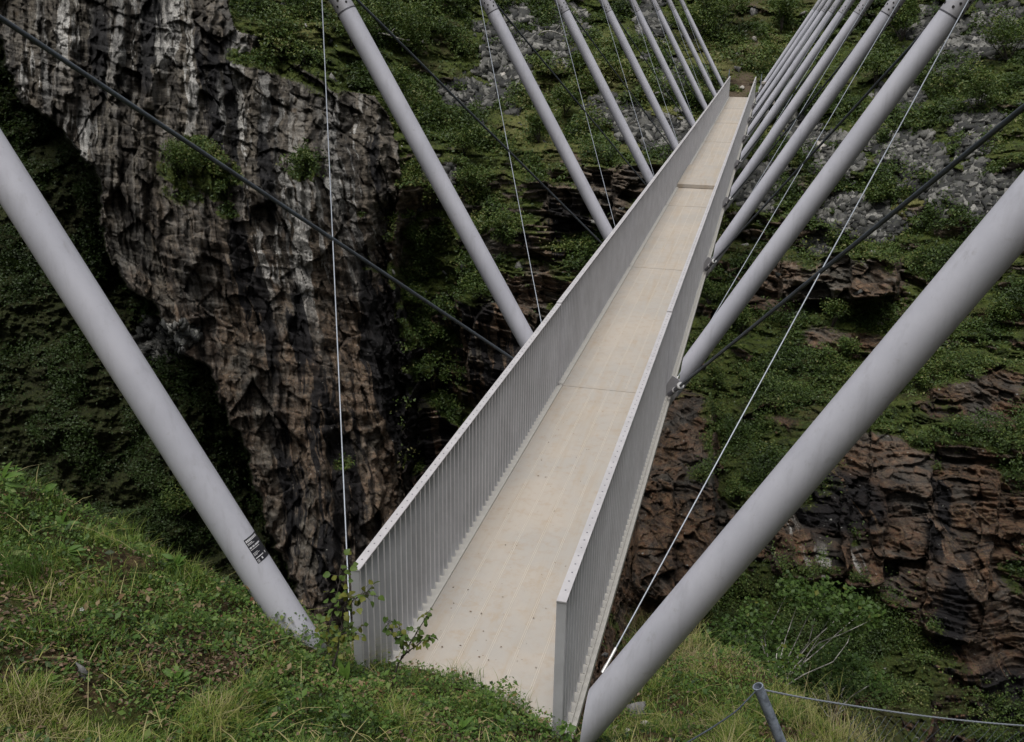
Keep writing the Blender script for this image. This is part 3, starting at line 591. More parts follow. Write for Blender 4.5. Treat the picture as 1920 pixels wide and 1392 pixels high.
# ---------------------------------------------------------------- bridge
LB = 6.0; YB = 4.8094; ZA, ZC = 2.075, -.0712; HW = .6492; HR = 1.007
def zk(k): return ZA*k/8 + ZC*(k*(8-k))/16
def node(k): return np.array([0, YB+LB*k, zk(k)])
THT = math.radians(30.1483); RAD = .1095; FXX, FZZ, FYY = .8496, .2925, -.1001
def foot(k, s): return node(k)+np.array([s*FXX, FYY, FZZ])
def udir(s):
    v = np.array([s*math.sin(THT), -.02383, math.cos(THT)]); return v/np.linalg.norm(v)
bridge = empty('footbridge', (0, YB, 0)); bridge.rotation_euler = (0, 0, 0)
tag(bridge, 'long narrow footbridge with cream deck, slatted steel railings and leaning tubular struts across the gorge', 'footbridge')
OFF = np.array([0, YB, 0])
bpy.context.view_layer.update()
def bpart(mb, name, mat, parent=None, bevel=0, label=None):
    for v in mb.v: v -= OFF
    o = mb.build(name, [M[q] for q in mat.split('+')], parent or bridge, bevel)
    if label: o['label'] = label
    return o
for k in range(8):
    A = node(k); B = node(k+1); d = B-A; Lk = np.linalg.norm(d); d /= Lk; ez = np.cross([1, 0, 0], d); ex = np.array([1., 0, 0])
    lift = 0.0
    # deck planks (extrusions) with narrow double grooves
    mb = MB(); W = HW-.082; n = 6; pw = 2*W/n; y0 = .004; y1 = Lk-.012
    mb.box((-W, y0, -.045), (W, y1, 0), ex, d, ez, A); mb.cur = 1
    for i in range(1, n):
        for e in (-.008, .005): mb.box((-W+i*pw+e, y0+.06, -.001), (-W+i*pw+e+.0025, y1-.01, .0016), ex, d, ez, A)
    mb.cur = 0
    mb.box((-W, y0-.03, -.052), (W, y0+.05, .006), ex, d, ez, A)
    dk = bpart(mb, 'deck_panel', 'deck+rib')
    mb = MB()
    for s in (-1, 1):
        mb.box((s*(HW-.078)-.0, 0.01, -.13), (s*(HW+.035), Lk-.01, -.07), ex, d, ez, A)
        xa, xb = sorted((s*(HW-.081), s*(HW+.055)))
        mb.box((xa, .01, -.012), (xb, Lk-.012, .012), ex, d, ez, A)
        xa, xb = sorted((s*(HW+.0555), s*(HW+.088))); mb.box((xa, .01, -.05), (xb, Lk-.012, -.002), ex, d, ez, A)
    for yy in np.arange(.06, Lk-.05, .1):
        for s in (-1, 1):
            c = A+ex*(s*(HW-.012))+d*(yy+.045)+ez*.012; mb.tube(c, c+ez*.006, .007, 6)
            c = A+ex*(s*(HW+.04))+d*(yy+.045)+ez*.012; mb.tube(c, c+ez*.006, .007, 6)
    bpart(mb, 'edge_angle', 'edge', dk)
    for s in (-1, 1):
        mb = MB(); up = .022 if k else 0.; zt = HR-.006
        ys = [.012]+list(np.arange(.1, Lk-.03, .1))
        for yy in ys:
            x = s*HW; mb.cur = 0; mb.box((x-.026, yy, .013), (x+.026, yy+.006, zt), ex, d, np.array([0, 0, 1.]), A)
            mb.box((x-.026, yy+.006, .013), (x+.026, yy+.034, .017), ex, d, np.array([0, 0, 1.]), A)
            mb.cur = 1
            for q in (-1, 1): mb.box((x+q*.0285-.0025, yy-.001, .014), (x+q*.0285+.0025, yy+.010, zt-.001), ex, d, np.array([0, 0, 1.]), A)
        mb.cur = 0; x = s*HW; mb.box((x-.028, .004, .0), (x+.028, .011, HR-.003), ex, d, np.array([0, 0, 1.]), A)
        mb.box((x-.028, Lk-.018, .0), (x+.028, Lk-.010, HR-.003), ex, d, np.array([0, 0, 1.]), A)
        rp = bpart(mb, 'railing_panel', 'rail+lit_lip')
        mb = MB(); t = np.array([0, 0, .020*0])
        mb.box((x-.030, .0, HR-.003), (x+.030, Lk-.014, HR+.006), ex, d, np.array([0, 0, 1.]), A+np.array([0, 0, .012 if k else 0]))
        mb.box((x-.030, Lk-.016, HR-.003), (x+.030, Lk-.013, HR+.012), ex, d, np.array([0, 0, 1.]), A)
        mb.cur = 1
        for yy in np.arange(.1, Lk-.03, .1):
            c = A+ex*x+d*(yy+.02)+np.array([0, 0, HR+.006+(.012 if k else 0)]); mb.tube(c, c+np.array([0, 0, .0025]), .006, 6)
        bpart(mb, 'handrail', 'cap+rivet', rp)
# raised plank cover on the deck
A = node(3); B = node(4); d = (B-A)/np.linalg.norm(B-A); ez = np.cross([1, 0, 0], d); ex = np.array([1., 0, 0])
mb = MB()
for i in range(12): mb.box((-.60+i*.1, 2.45, .012), (-.60+i*.1+.0985, 5.9, .10), ex, d, ez, A)
bpart(mb, 'raised_cover', 'deck', label='raised timber-coloured cover across the middle of the deck')
# struts
STL, SEAM = 5.123, 4.5511
for k in range(9):
    for s in (-1, 1):
        f = foot(k, s); u = udir(s)
        iu = np.cross(u, [0, 1., 0]); iu /= np.linalg.norm(iu)
        if iu[0]*s > 0: iu = -iu           # towards the deck
        iv = np.cross(u, iu); n = 56; t = np.arange(n)*2*np.pi/n; ring = np.cos(t)[:, None]*iu+np.sin(t)[:, None]*iv
        hs = np.array([.05, .25, .4, 1, 2, 3, 4, SEAM-.004]); mb = MB(); V = []
        for j, h in enumerate(hs):
            lo = h + (0.14*(np.cos(t)) if j == 0 else 0*t) + (-.17*(1-np.cos(t))*.5 if j == 0 else 0*t)
            V.append(f+ring*RAD+np.outer(lo-0.0, u))
        V = np.concatenate(V); mb.add(V, [(j*n+i, j*n+(i+1) % n, (j+1)*n+(i+1) % n, (j+1)*n+i) for j in range(len(hs)-1) for i in range(n)], True)
        mb.add(V[:n], [tuple(range(n))[::-1]])
        lab = None
        tb = bpart(mb, 'strut', 'galv')
        mb = MB(); mb.tube(f+u*(SEAM+.006), f+u*STL, RAD*1.0, 56); mb.cur = 1
        mb.tube(f+u*(SEAM-.006), f+u*(SEAM+.008), RAD*1.025, 56); mb.cur = 2
        for a in np.arange(0, 360, 60):
            for (da, hh) in ((0, .07), (20, .125), (0, .18)):
                q = math.radians(a+da+15); r = math.cos(q)*iu+math.sin(q)*iv; c = f+u*(SEAM+hh)+r*RAD*.985; mb.tube(c, c+r*.005, .0135, 12)
        bpart(mb, 'collar', 'collar+seam+hole', tb)
        # foot plates and cross-member under the deck
        if k == 0: continue
        mb = MB(); c = node(k)+np.array([s*.62, 0, -.14]); g = f-u*.1-c; gl = np.linalg.norm(g); g /= gl
        gy_ = np.array([0, 1., 0]); gz = np.cross(g, gy_)
        mb.box((0, -.012, -.09), (gl+.05, .012, .09), g, gy_, gz, c)
        mb.box((-.05, .05, -.012), (gl*.9, .13, .012), g, gy_, gz, c+gz*.05)
        bpart(mb, 'foot_plate', 'cap', tb)
    mb = MB(); c = node(k); mb.box((-.66, -.06, -.25), (.66, .06, -.135), o=c, ox=np.array([1., 0, 0]), oy=np.array([0, 1., 0]), oz=np.array([0, 0, 1.]))
    bpart(mb, 'cross_member', 'cap')
# sticker on the nearest left strut
s = -1; f = foot(0, s); u = udir(s)
hcen = None
best = (1e9, 0)
for h in np.arange(.3, 3, .01):
    q = to_px(f+u*h); e = abs(q[1]-1035)
    if e < best[0]: best = (e, h)
hc = best[1]; c0 = f+u*hc; vw = CAM-c0; vw -= (vw@u)*u; vw /= np.linalg.norm(vw); sd = np.cross(u, vw)
if to_px(c0+sd)[0] < to_px(c0)[0]: sd = -sd
def cyl_patch(mb, a0, a1, h0, h1, r, n=8):
    a = np.linspace(a0, a1, n); R_ = np.cos(a)[:, None]*vw+np.sin(a)[:, None]*sd
    mb.add(np.concatenate([c0+u*h0+R_*r, c0+u*h1+R_*r]), [(i, i+1, n+i+1, n+i) for i in range(n-1)], True)
strut0 = [o for o in bridge.children if o.name.startswith('strut')][0]
mb = MB(); cyl_patch(mb, .22, 1.62, -.085, .085, RAD+.0012, 16); stk = bpart(mb, 'sticker', 'sticker', strut0)
mb = MB()
def bar(a0, a1, h, t): cyl_patch(mb, a0, a1, h-t/2, h+t/2, RAD+.002, 6)
for a in np.arange(.27, 1.2, .105): bar(a, a+.085, .068, .016)
bar(.27, .62, .050, .005); bar(.27, .75, .042, .003)
for a, b_ in ((.27, .42), (.46, .62), (.66, 1.1)): bar(a, b_, .022, .010)
bar(.27, .95, .008, .004); bar(.27, .6, -.016, .003); bar(.27, .7, -.024, .003); bar(.27, .5, -.031, .003)
bar(.27, .85, -.050, .006); bar(.27, .42, -.064, .003); bar(.27, .42, -.071, .003); bar(.27, .42, -.078, .003); bar(.58, .68, -.068, .014); bar(1.0, 1.1, -.05, .014)
bpart(mb, 'sticker_print', 'print', stk)
# cables
for k in range(8):
    for s in (-1, 1):
        top1 = foot(k+1, s)+udir(s)*STL; a = node(k)+np.array([s*.6463, FYY, -.0752])+udir(s)*.30+np.array([s*.06, 0, .1])
        a = node(k)+np.array([s*.6463, FYY, -.0752])
        if k == 0 and s == 1:
            dd_ = (top1-a)/np.linalg.norm(top1-a); a = a+dd_*min(np.arange(.3, 2.5, .01), key=lambda h_: abs(to_px(a+dd_*h_)[1]-1262))
        q = a+(top1-a)/np.linalg.norm(top1-a)*(.30 if not (k == 0 and s == 1) else .06)
        mb = MB(); mb.tube(q, top1, .0056, 8); ca = bpart(mb, 'thin_stay_cable', 'cable')
        mb = MB(); mb.tube(a, q, .013, 8); mb.tube(q, q+(top1-a)/np.linalg.norm(top1-a)*.12, .010, 8); bpart(mb, 'cable_socket', 'bright', ca)
        top0 = foot(k, s)+udir(s)*STL; b_ = node(k+1)+np.array([s*.7098, FYY, .0361]); dd = (top0-b_)/np.linalg.norm(top0-b_)
        mb = MB(); mb.tube(b_+dd*.45, top0, .0165 if k else .0175, 10); ca = bpart(mb, 'thick_brace_cable', 'blackcable')
        mb = MB(); mb.tube(b_+dd*.05, b_+dd*.40, .026, 12); mb.tube(b_+dd*.40, b_+dd*.47, .036, 12); bpart(mb, 'turnbuckle', 'seam', ca)
        mb = MB(); mb.tube(b_+dd*.445, b_+dd*.475, .040, 12); mb.tube(b_+dd*.25, b_+dd*.275, .033, 12)
        w_ = np.array([s*.05, 0, .03]); mb.tube(b_-dd*.05+w_, b_+dd*.22+w_, .010, 6); bpart(mb, 'clamp_ring', 'bright', ca)
# far landing bits
fe = node(8)
mb = MB(); mb.tube(fe+[-.72, .25, -.1], fe+[-.72, .25, 1.35], .024, 12); mb.tube(fe+[-.72, .25, 1.35], fe+[-.72, .25, 1.36], .026, 12)
tag(mb.build('steel_post', M['post']), 'thin grey steel post beside the left railing at the far bridge end', 'post')
mb = MB(); mb.tube(fe+[.92, .2, -.3], fe+[.92, .2, 1.15], .024, 12); mb.tube(fe+[.92, .2, 1.15], fe+[.92, .2, 1.16], .026, 12)
tag(mb.build('steel_post', M['post']), 'thin grey steel post right of the railing at the far bridge end', 'post')
mb = MB(); mb.box((1.0, -.5, -.3), (1.7, .35, .66), ex, np.array([0, 1., 0]), np.array([0, 0, 1.]), fe); mb.box((.95, -.55, .66), (1.75, .4, .80), ex, np.array([0, 1., 0]), np.array([0, 0, 1.]), fe)
tag(mb.build('concrete_block', M['conc'], bevel=.02), 'pale concrete anchor block behind the right struts at the far bridge end', 'block')
print('bridge', round(time.time()-T0, 1))

# ---------------------------------------------------------------- near hillside
CP = []
for (px, py, d) in [(-300, 830, 6.5), (0, 885, 6.3), (80, 900, 6.2), (130, 975, 6.1), (200, 1030, 6.05), (300, 1070, 6.05), (420, 1120, 6.0), (520, 1175, 5.95), (590, 1225, 5.9),
                    (0, 1050, 5.3), (0, 1200, 4.6), (0, 1392, 3.9), (250, 1180, 5.2), (250, 1392, 4.35), (450, 1250, 5.3), (500, 1392, 4.6), (-300, 1392, 3.7), (-300, 1100, 5.0),
                    (1190, 1185, 8.2), (1300, 1200, 8.3), (1400, 1265, 7.9), (1500, 1325, 7.0), (1600, 1370, 6.2), (1650, 1420, 5.7), (1300, 1300, 6.7), (1180, 1370, 5.6), (1400, 1380, 5.9)]:
    CP.append(wpt(px, py, d))
CP += [np.array(q, float) for q in [(-.75, 5.2, .10), (-.64, 5.27, .03), (-.3, 5.27, .02), (0, 5.22, .01), (.26, 5.02, .05), (.5, 4.86, .08), (.62, 4.80, .09), (.70, 4.62, .16), (0, 4.7, .2), (.5, 4.4, .26), (.8, 4.38, .27), (-.5, 4.8, .22),
       (0, 5.6, -.3), (.6, 5.6, -.35), (-.64, 5.7, -.25), (0, 6.6, -1.4), (.7, 6.6, -.75), (.9, 5.3, -.3), (1.02, 4.3, .2), (1.05, 4.7, .0),
       (1.56, 0, 2.4), (1.4, 1.5, 1.7), (1.3, 3, .85), (0, 1.5, 1.9), (3.2, 3, .6), (3.2, 4.8, .0), (2.6, 5.6, -.6), (-1.5, 0, 2.7), (-4, 0, 3.3), (-4, 3, 2.4), (-7, 3, 3.2), (5, 0, 1.6), (5, 4, -.2), (9, 0, 1.2), (9, 5, -1.5), (-9, 0, 4.5),
       (0, -6, 5.5), (8, -6, 4.5), (-8, -6, 7), (-5, 7, -.2), (-3.2, 7.2, -1.6), (-1.8, 7, -2.2), (-9, 8, 0.), (-3, 11, -9), (-8, 12, -9), (0, 9.5, -6), (.9, 9.2, -3.2), (2.2, 9.6, -4.5), (3.4, 8.2, -4.2), (5, 7.5, -4.5), (0, 13, -14), (4, 12, -13), (9, 9, -6), (9, 14, -16), (-6, 16, -18), (2, 16, -19)]]
CP = np.array(CP)
Kd = np.linalg.norm(CP[:, None, :2]-CP[None, :, :2], axis=-1); n_ = len(CP)
Am = np.zeros((n_+3, n_+3)); Am[:n_, :n_] = -Kd - np.eye(n_)*.01*-1*0 ; Am[:n_, n_:] = np.c_[np.ones(n_), CP[:, :2]]; Am[n_:, :n_] = Am[:n_, n_:].T
Am[:n_, :n_] += np.eye(n_)*-.02*0
co = np.linalg.solve(Am, np.r_[CP[:, 2], 0, 0, 0])
def ground_raw(x, y):
    sh_ = np.shape(x); q = np.stack([np.ravel(x), np.ravel(y)], -1); r = np.empty(len(q))
    for i in range(0, len(q), 100000):
        k_ = q[i:i+100000]; dd = np.sqrt(((k_[:, None]-CP[None, :, :2])**2).sum(-1)+.02)
        r[i:i+100000] = -dd @ co[:n_] + co[n_] + k_ @ co[n_+1:]
    return r.reshape(sh_)
def keep_deck(x, y, z):
    """ground stays below the deck underside where it runs beneath the bridge"""
    lim = np.where((np.abs(x) < .78) & (y > 5.33-.42*np.clip(x, 0, .7)/.7), -.16-.9*(y-5.2), 9.)
    return np.minimum(z, lim)
def ground(x, y):
    x = np.asarray(x, float); y = np.asarray(y, float)
    z = ground_raw(x, y) + .075*fbm(x*1.3, y*1.3, 0*x+3., 3)*ss(.0, .5, np.hypot(x, y-5.0)-.5) + .024*fbm(x*6, y*6, 0*x+8., 2)
    amp = ss(5.5, 8, y); z = z + amp*.25*fbm(x/1.3, y/1.3, 0*x+1., 3)
    return keep_deck(x, y, z)
hx = np.concatenate([np.arange(-14, -3.6, .25), np.arange(-3.6, 4.2, .035), np.arange(4.2, 14, .25)]); hy = np.concatenate([np.arange(-9, 1.6, .25), np.arange(1.6, 9.6, .035), np.arange(9.6, 20, .2)])
HX, HY = np.meshgrid(hx, hy); HZ = ground(HX, HY)
idn = np.arange(HX.size, dtype=np.int32).reshape(HX.shape)
Fn = np.stack([idn[:-1, :-1], idn[:-1, 1:], idn[1:, 1:], idn[1:, :-1]], -1).reshape(-1, 4)
tag(mesh_np('near_hillside', np.stack([HX, HY, HZ], -1).reshape(-1, 3), Fn, M['soil'], smooth=True), 'mossy brown soil of the near hillside falling away at the bridge end', 'hillside', kind='structure')
print('near', round(time.time()-T0, 1))

# distant valley sides, unseen, added to cut sky light from the horizon
ang = np.linspace(0, 2*np.pi, 121)[:-1]; rad = np.array([22, 34, 50, 75, 110, 160]); AA, RR_ = np.meshgrid(ang, rad)
dirx = np.sin(AA-ya_*0); diry = np.cos(AA); cosf = dirx*FH[0]+diry*FH[1]
HH = np.interp(RR_, rad, [2, 9, 20, 38, 58, 72]) + 6*fbm(dirx*3, diry*3, RR_/40, 3)
msk = cosf < .55
vid = np.arange(AA.size).reshape(AA.shape); Fh_ = [(vid[i, j], vid[i, (j+1) % 120], vid[i+1, (j+1) % 120], vid[i+1, j]) for i in range(5) for j in range(120) if msk[0, j] and msk[0, (j+1) % 120]]
tag(mesh_np('added_valley_side', np.stack([dirx*RR_, diry*RR_, HH], -1).reshape(-1, 3), np.array(Fh_), M['soil'], smooth=True), 'unseen steep valley sides added around the gorge to cut low sky light', 'hillside', kind='structure')
# candidates for near vegetation
def visible(x, y, z, m=60):
    u_, v_ = to_px(np.stack([x, y, z], -1)); return (u_ > -m) & (u_ < 1920+m) & (v_ > 700) & (v_ < 1392+m*1.5), u_, v_
def scatter(n, power=1.6, seed=1):
    rng = np.random.default_rng(seed); out = []
    tot = 0
    while tot < n:
        # sample roughly evenly in the picture, then back to the ground plan
        x = rng.uniform(-4.2, 4.2, 60000); y = rng.uniform(1.8, 9.6, 60000); z = ground(x, y)
        vis, u_, v_ = visible(x, y, z)
        d2 = (x-CAM[0])**2+(y-CAM[1])**2+(z-CAM[2])**2
        keep = vis & (rng.random(60000) < np.clip((4.2**2/d2)**power*1.6, .05, 1)) & ~((np.abs(x) < .70) & (y > 5.28-.45*np.clip(x, 0, .7)/.7)) 
        q = np.stack([x, y, z], -1)[keep]; out.append(q); tot += len(q)
    return np.concatenate(out)[:n], rng
def blades(Q, h, w, rng, lean=.5, lc=None, seg=3):
    n = len(Q); a = rng.random(n)*2*np.pi; dirn = np.stack([np.cos(a), np.sin(a), 0*a], -1); side = np.stack([-np.sin(a), np.cos(a), 0*a], -1)
    ln = (lean*(.3+rng.random(n)))[:, None]; V = []
    for j in range(seg+1):
        t = j/seg; c = Q+np.array([0, 0, 1.])*(h*(t-.28*t*t*ln[:, 0]))[:, None]+dirn*(h[:, None]*ln*t*t)
        ww = (w*(1-t**1.6)+.0004)[:, None]*.5; V += [c-side*ww, c+side*ww]
    V = np.stack(V, 1); k = np.arange(n)[:, None]*(2*seg+2)
    F = np.concatenate([k+np.array([2*j, 2*j+1, 2*j+3, 2*j+2]) for j in range(seg)])
    lc = rng.random(n) if lc is None else lc
    return V.reshape(-1, 3), F, np.repeat(lc, 2*seg+2)
# zones: leafy cover near the left strut and by the deck end, grass elsewhere
def zone(q):
    u_, v_ = to_px(q)
    lf = np.exp(-(((u_-430)/230)**2+((v_-1180)/75)**2)) + 1.0*np.exp(-(((u_-700)/330)**2+((v_-1320)/45)**2)) + .9*np.exp(-(((u_-1010)/120)**2+((v_-1360)/40)**2))+.5*np.exp(-(((u_-60)/120)**2+((v_-960)/120)**2)) + .6*np.exp(-(((u_-1330)/120)**2+((v_-1260)/60)**2))
    br = np.exp(-(((u_-330)/240)**2+((v_-1250)/45)**2)) + .8*np.exp(-(((u_-60)/140)**2+((v_-1130)/60)**2))
    return np.clip(lf, 0, 1.2), np.clip(br, 0, 1), u_, v_
NG = 40000 if QUICK else 170000
Q, rng = scatter(NG, 1.4, 11); lf, br, u_, v_ = zone(Q)
tuft = pn(Q[:, 0]*3.3, Q[:, 1]*3.3, 2.) ; keep = rng.random(NG) < np.clip(.72-.45*lf-.4*br+1.1*tuft+.35*pn(Q[:, 0]*1.1, Q[:, 1]*1.1, 9.), .03, 1); Q = Q[keep]; tuft = tuft[keep]; br = br[keep]; u_ = u_[keep]
dry = pn(Q[:, 0]*1.3+9, Q[:, 1]*1.3, 5.)
h = (.02+.065*rng.random(len(Q))**1.7)*(.8+2.6*np.clip(tuft, 0, 1)**1.3); h = h*np.where(u_ > 1150, 1.25, 1)
lc = np.clip(.40+.22*rng.normal(size=len(Q))+.35*np.clip(tuft, -.3, .6)+.5*dry+.20*(u_ > 1150)+.2*br, 0, 1)
V_, F_, L_ = blades(Q, h, .0022+.0034*rng.random(len(Q)), rng, 1.0, lc)
tag(mesh_np('grass', V_, F_, M['grass'], {'lc': L_}), 'short green and straw-coloured grass on the near hillside', 'grass', kind='stuff')
NLf = 40000 if QUICK else 130000
Q, rng = scatter(NLf, 1.4, 12); lf, br, u_, v_ = zone(Q)
keep = rng.random(NLf) < np.clip(.30+1.0*lf-.1*br+.6*pn(Q[:, 0]*2.2+4, Q[:, 1]*2.2, 7.), .04, 1); Q = Q[keep]; lf = lf[keep]
hh = (.015+.21*np.clip(lf+.15, 0, 1)*(.2+1.0*np.clip(pn(Q[:, 0]*5, Q[:, 1]*5, 1.)+.35, 0, 1)))*rng.random(len(Q))**.6; Q[:, 2] += hh
lc = np.clip(.46+.24*rng.normal(size=len(Q))+1.6*(hh-.05)+.35*pn(Q[:, 0]*2, Q[:, 1]*2, 3.), 0, 1)
V_, F_, L_ = leaves_geo(Q, .011+.017*rng.random(len(Q))**1.5+.035*rng.random(len(Q))**12, None, .75, rng, lc, .6)
tag(mesh_np('ground_cover', V_, F_, M['berry_leaf'], {'lc': L_}), 'low leafy berry plants and ground cover on the near hillside', 'ground cover', kind='stuff')
Q, rng = scatter(30000, 1.4, 13); lf, br, u_, v_ = zone(Q); keep = rng.random(len(Q)) < np.clip(.12+.8*br+.3*pn(Q[:, 0]*1.5, Q[:, 1]*1.5, 4.), 0, 1); Q = Q[keep]; Q[:, 2] += .006+.035*rng.random(len(Q))
yd = 5.5+9*rng.random(150)**2; xd = (rng.random(150)-.5)*1.1; Qd = np.stack([xd, yd, np.interp(yd, [YB+LB*k for k in range(9)], [zk(k) for k in range(9)])+.004], -1); Q = np.concatenate([Q, Qd])
V_, F_, L_ = leaves_geo(Q, np.concatenate([.015+.025*rng.random(len(Q)-150), .006+.016*rng.random(150)**2]), None, .3, rng, None, .6)
tag(mesh_np('leaf_litter', V_, F_, M['litter'], {'lc': L_}), 'dry brown fallen leaves among the grass of the near hillside', 'leaf litter', kind='stuff')
Q, rng = scatter(1500, 1.4, 14); Q[:, 2] += .01+.05*rng.random(len(Q)); a_ = rng.random(len(Q))*6.28; ln_ = .06+.2*rng.random(len(Q))**2; dd_ = np.stack([np.cos(a_), np.sin(a_), .25*rng.normal(size=len(Q))], -1)*ln_[:, None]; sd2 = np.cross(dd_, [0, 0, 1.]); sd2 *= (.0014+.0012*rng.random(len(Q)))[:, None]/np.linalg.norm(sd2, axis=1)[:, None]; md = Q+dd_*.5+np.array([0, 0, .015])
V_ = np.stack([Q-sd2, Q+sd2, md-sd2, md+sd2, Q+dd_-sd2*.4, Q+dd_+sd2*.4], 1).reshape(-1, 3); k_ = np.arange(len(Q))[:, None]*6; F_ = np.concatenate([k_+np.array([0, 1, 3, 2]), k_+np.array([2, 3, 5, 4])])
tag(mesh_np('dry_stems', V_, F_, M['grass'], {'lc': np.repeat(.76+.22*rng.random(len(Q)), 6)}), 'straw-coloured dead stems lying over the near hillside', 'dead stems', kind='stuff')
print('near veg', round(time.time()-T0, 1))

def on_ground(px, py, d0=3., d1=14.):
    ds = np.arange(d0, d1, .01); Pq = wpt(np.full(len(ds), px), np.full(len(ds), py), ds[:, None]); g = ground(Pq[:, 0], Pq[:, 1]); k = np.argmax(Pq[:, 2] < g)
    return Pq[k] if (Pq[:, 2] < g).any() else Pq[-1]
# broad leaf template: n-gon outline with a fold
def leafshape(mb, base, d, up, L, W, jag=0., n=7, droop=.25):
    d = d/np.linalg.norm(d); s = np.cross(d, up); s /= np.linalg.norm(s); up = np.cross(s, d)
    ts = np.linspace(0, 1, n); prof = np.sin(np.pi*ts**.8)**.9
    mid = [base+d*L*t-up*L*droop*t*t for t in ts]
    Lf = [m-s*W*.5*p*(1+jag*(i % 2))+up*W*.18*p for i, (m, p) in enumerate(zip(mid, prof))]; Rg = [m+s*W*.5*p*(1+jag*(i % 2))+up*W*.18*p for i, (m, p) in enumerate(zip(mid, prof))]
    V = np.array(mid+Lf+Rg); F = []
    for i in range(n-1): F += [(i, i+1, n+i+1, n+i), (i+1, i, 2*n+i, 2*n+i+1)]
    mb.add(V, F, True)
def set_lc(o, vals):
    me = o.data; a = me.attributes.new('lc', 'FLOAT', 'POINT'); v = np.resize(vals, len(me.vertices)).astype(f32); a.data.foreach_set('value', v)
def sapling(name, base, tips, label, seed, nleaf, lsz, yellow=.05, group=None, cat='birch sapling', bark='bark', r0=.007, side=.10):
    """a young birch: stem and boughs through given points, leaves along them"""
    rng = np.random.default_rng(seed); base = np.array(base, float); root = empty(name, base); b = MB(); lv = MB(); lcs = []
    segs = []
    for path_ in tips:
        Pp = np.array(path_, float)-base; tt = np.linspace(0, 1, 12); kk = np.linspace(0, 1, len(Pp))
        C_ = np.stack([np.interp(tt, kk, Pp[:, i]) for i in range(3)], 1); C_[1:-1] += rng.normal(size=(10, 3))*.006
        b.path(C_, np.linspace(r0, r0*.25, 12)*(1 if path_ is tips[0] else .7), 6); segs.append(C_)
    stem = b
    for i in range(nleaf):
        C_ = segs[rng.integers(len(segs))]; t = .25+.75*rng.random()**.8; k_ = t*11; j = min(int(k_), 10); p_ = C_[j]*(1-(k_-j))+C_[j+1]*(k_-j)
        a = rnd_dirs(1, rng)[0]*np.array([1, 1, .6]); e = p_+a*side*rng.random(); stem.path([p_, (p_+e)/2, e], [.0016, .0012, .0009], 4)
        up = np.array([0, -.45, 1.])+.8*rnd_dirs(1, rng)[0]; L = lsz*(.6+.6*rng.random())
        n0 = lv.n; leafshape(lv, e, a+np.array([0, 0, -.2]), up, L, L*.82, .10, 7, .25)
        lcs += [np.clip((.94+.05*rng.random()) if rng.random() < yellow else .74+.15*rng.normal(), 0, .9)]*(lv.n-n0)
    stem.build('stem', M[bark], root); o = lv.build('foliage', M['birch_leaf'], root); set_lc(o, lcs)
    tag(root, label, cat, group); return root
B1 = on_ground(622, 1270)
def at(px, py, d): return wpt(px, py, d)
d1 = float((B1-CAM) @ FW)
sapling('birch_sapling', B1, [[B1, at(640, 1180, d1), at(632, 1110, d1-.02), at(640, 1058, d1)], [at(632, 1150, d1), at(655, 1130, d1-.05), at(690, 1110, d1-.08)], [B1, at(615, 1210, d1+.05), at(622, 1150, d1+.08)], [at(640, 1190, d1), at(660, 1180, d1)]],
        'young birch sapling with yellowing leaves in front of the left railing end', 5, 170, .042, .09, 'young birches by the bridge end')
B2 = on_ground(730, 1300); d2_ = float((B2-CAM) @ FW)
sapling('birch_sapling', B2, [[B2, at(752, 1235, d2_), at(757, 1200, d2_), at(748, 1170, d2_)], [at(752, 1235, d2_), at(775, 1200, d2_-.03), at(800, 1145, d2_-.05)], [at(757, 1230, d2_), at(785, 1208, d2_), at(812, 1190, d2_)], [at(750, 1205, d2_), at(735, 1185, d2_), at(725, 1160, d2_)]],
        'young green birch sapling leaning over the near left corner of the cream deck', 8, 120, .036, .0, 'young birches by the bridge end', side=.05)

def herb(px, py, leaves, label, cat='plant', name='leafy_plant', stem_h=.0, seed=0, mat='lush', dd=0):
    rng = np.random.default_rng(seed); b0 = on_ground(px, py); root = empty(name, b0); mb = MB(); sb = MB(); top = np.array([0, 0, stem_h])
    sb.path([(0, 0, -.01), (0.005, 0, stem_h*.5), tuple(top+np.array([0, 0, .004]))], [.003, .0025, .002], 6)
    for (du, dv_, L, W, hfrac) in leaves:
        d_ = RT*du + UP*dv_*.8 - FW*.25*rng.random(); base = top*hfrac; leafshape(mb, base+d_*.01, d_, UP*.7-FW*.9+.2*RT*rng.normal(), L, W, .04, 9, .25)
    o = mb.build('leaf_blades', M[mat], root); set_lc(o, rng.random(4)*.5+.4); sb.build('stalk', M[mat], root); set_lc(root.children[-1] if False else bpy.data.objects[sb_name(root)], [.4])
    tag(root, label, cat); return root
def sb_name(root):
    return [c.name for c in bpy.data.objects if c.parent == root and c.name.startswith('stalk')][-1]
herb(125, 1045, [(1, .25, .11, .03, 1), (.9, -.1, .12, .03, .95), (.8, .5, .09, .028, 1), (.7, -.6, .12, .028, .8), (.5, -.9, .10, .026, .7), (-.3, .9, .06, .025, 1), (-.8, .1, .06, .025, .7)], 'bright broad-leaved plant with drooping leaves on the left bank', stem_h=.04, seed=1)
herb(120, 1000, [(.9, .25, .10, .03, 1), (.2, 1, .09, .03, 1), (-.4, .9, .07, .028, .9), (1, -.1, .08, .028, .8)], 'upright broad-leaved plant just above the drooping one on the left bank', stem_h=.06, seed=2)
herb(232, 1200, [(-.5, -.8, .075, .035, 1), (.1, 1, .055, .024, 1), (.9, -.35, .06, .026, 1)], 'three-leaved seedling in the grass left of the lowest left strut', 'seedling', 'seedling', .03, 3)
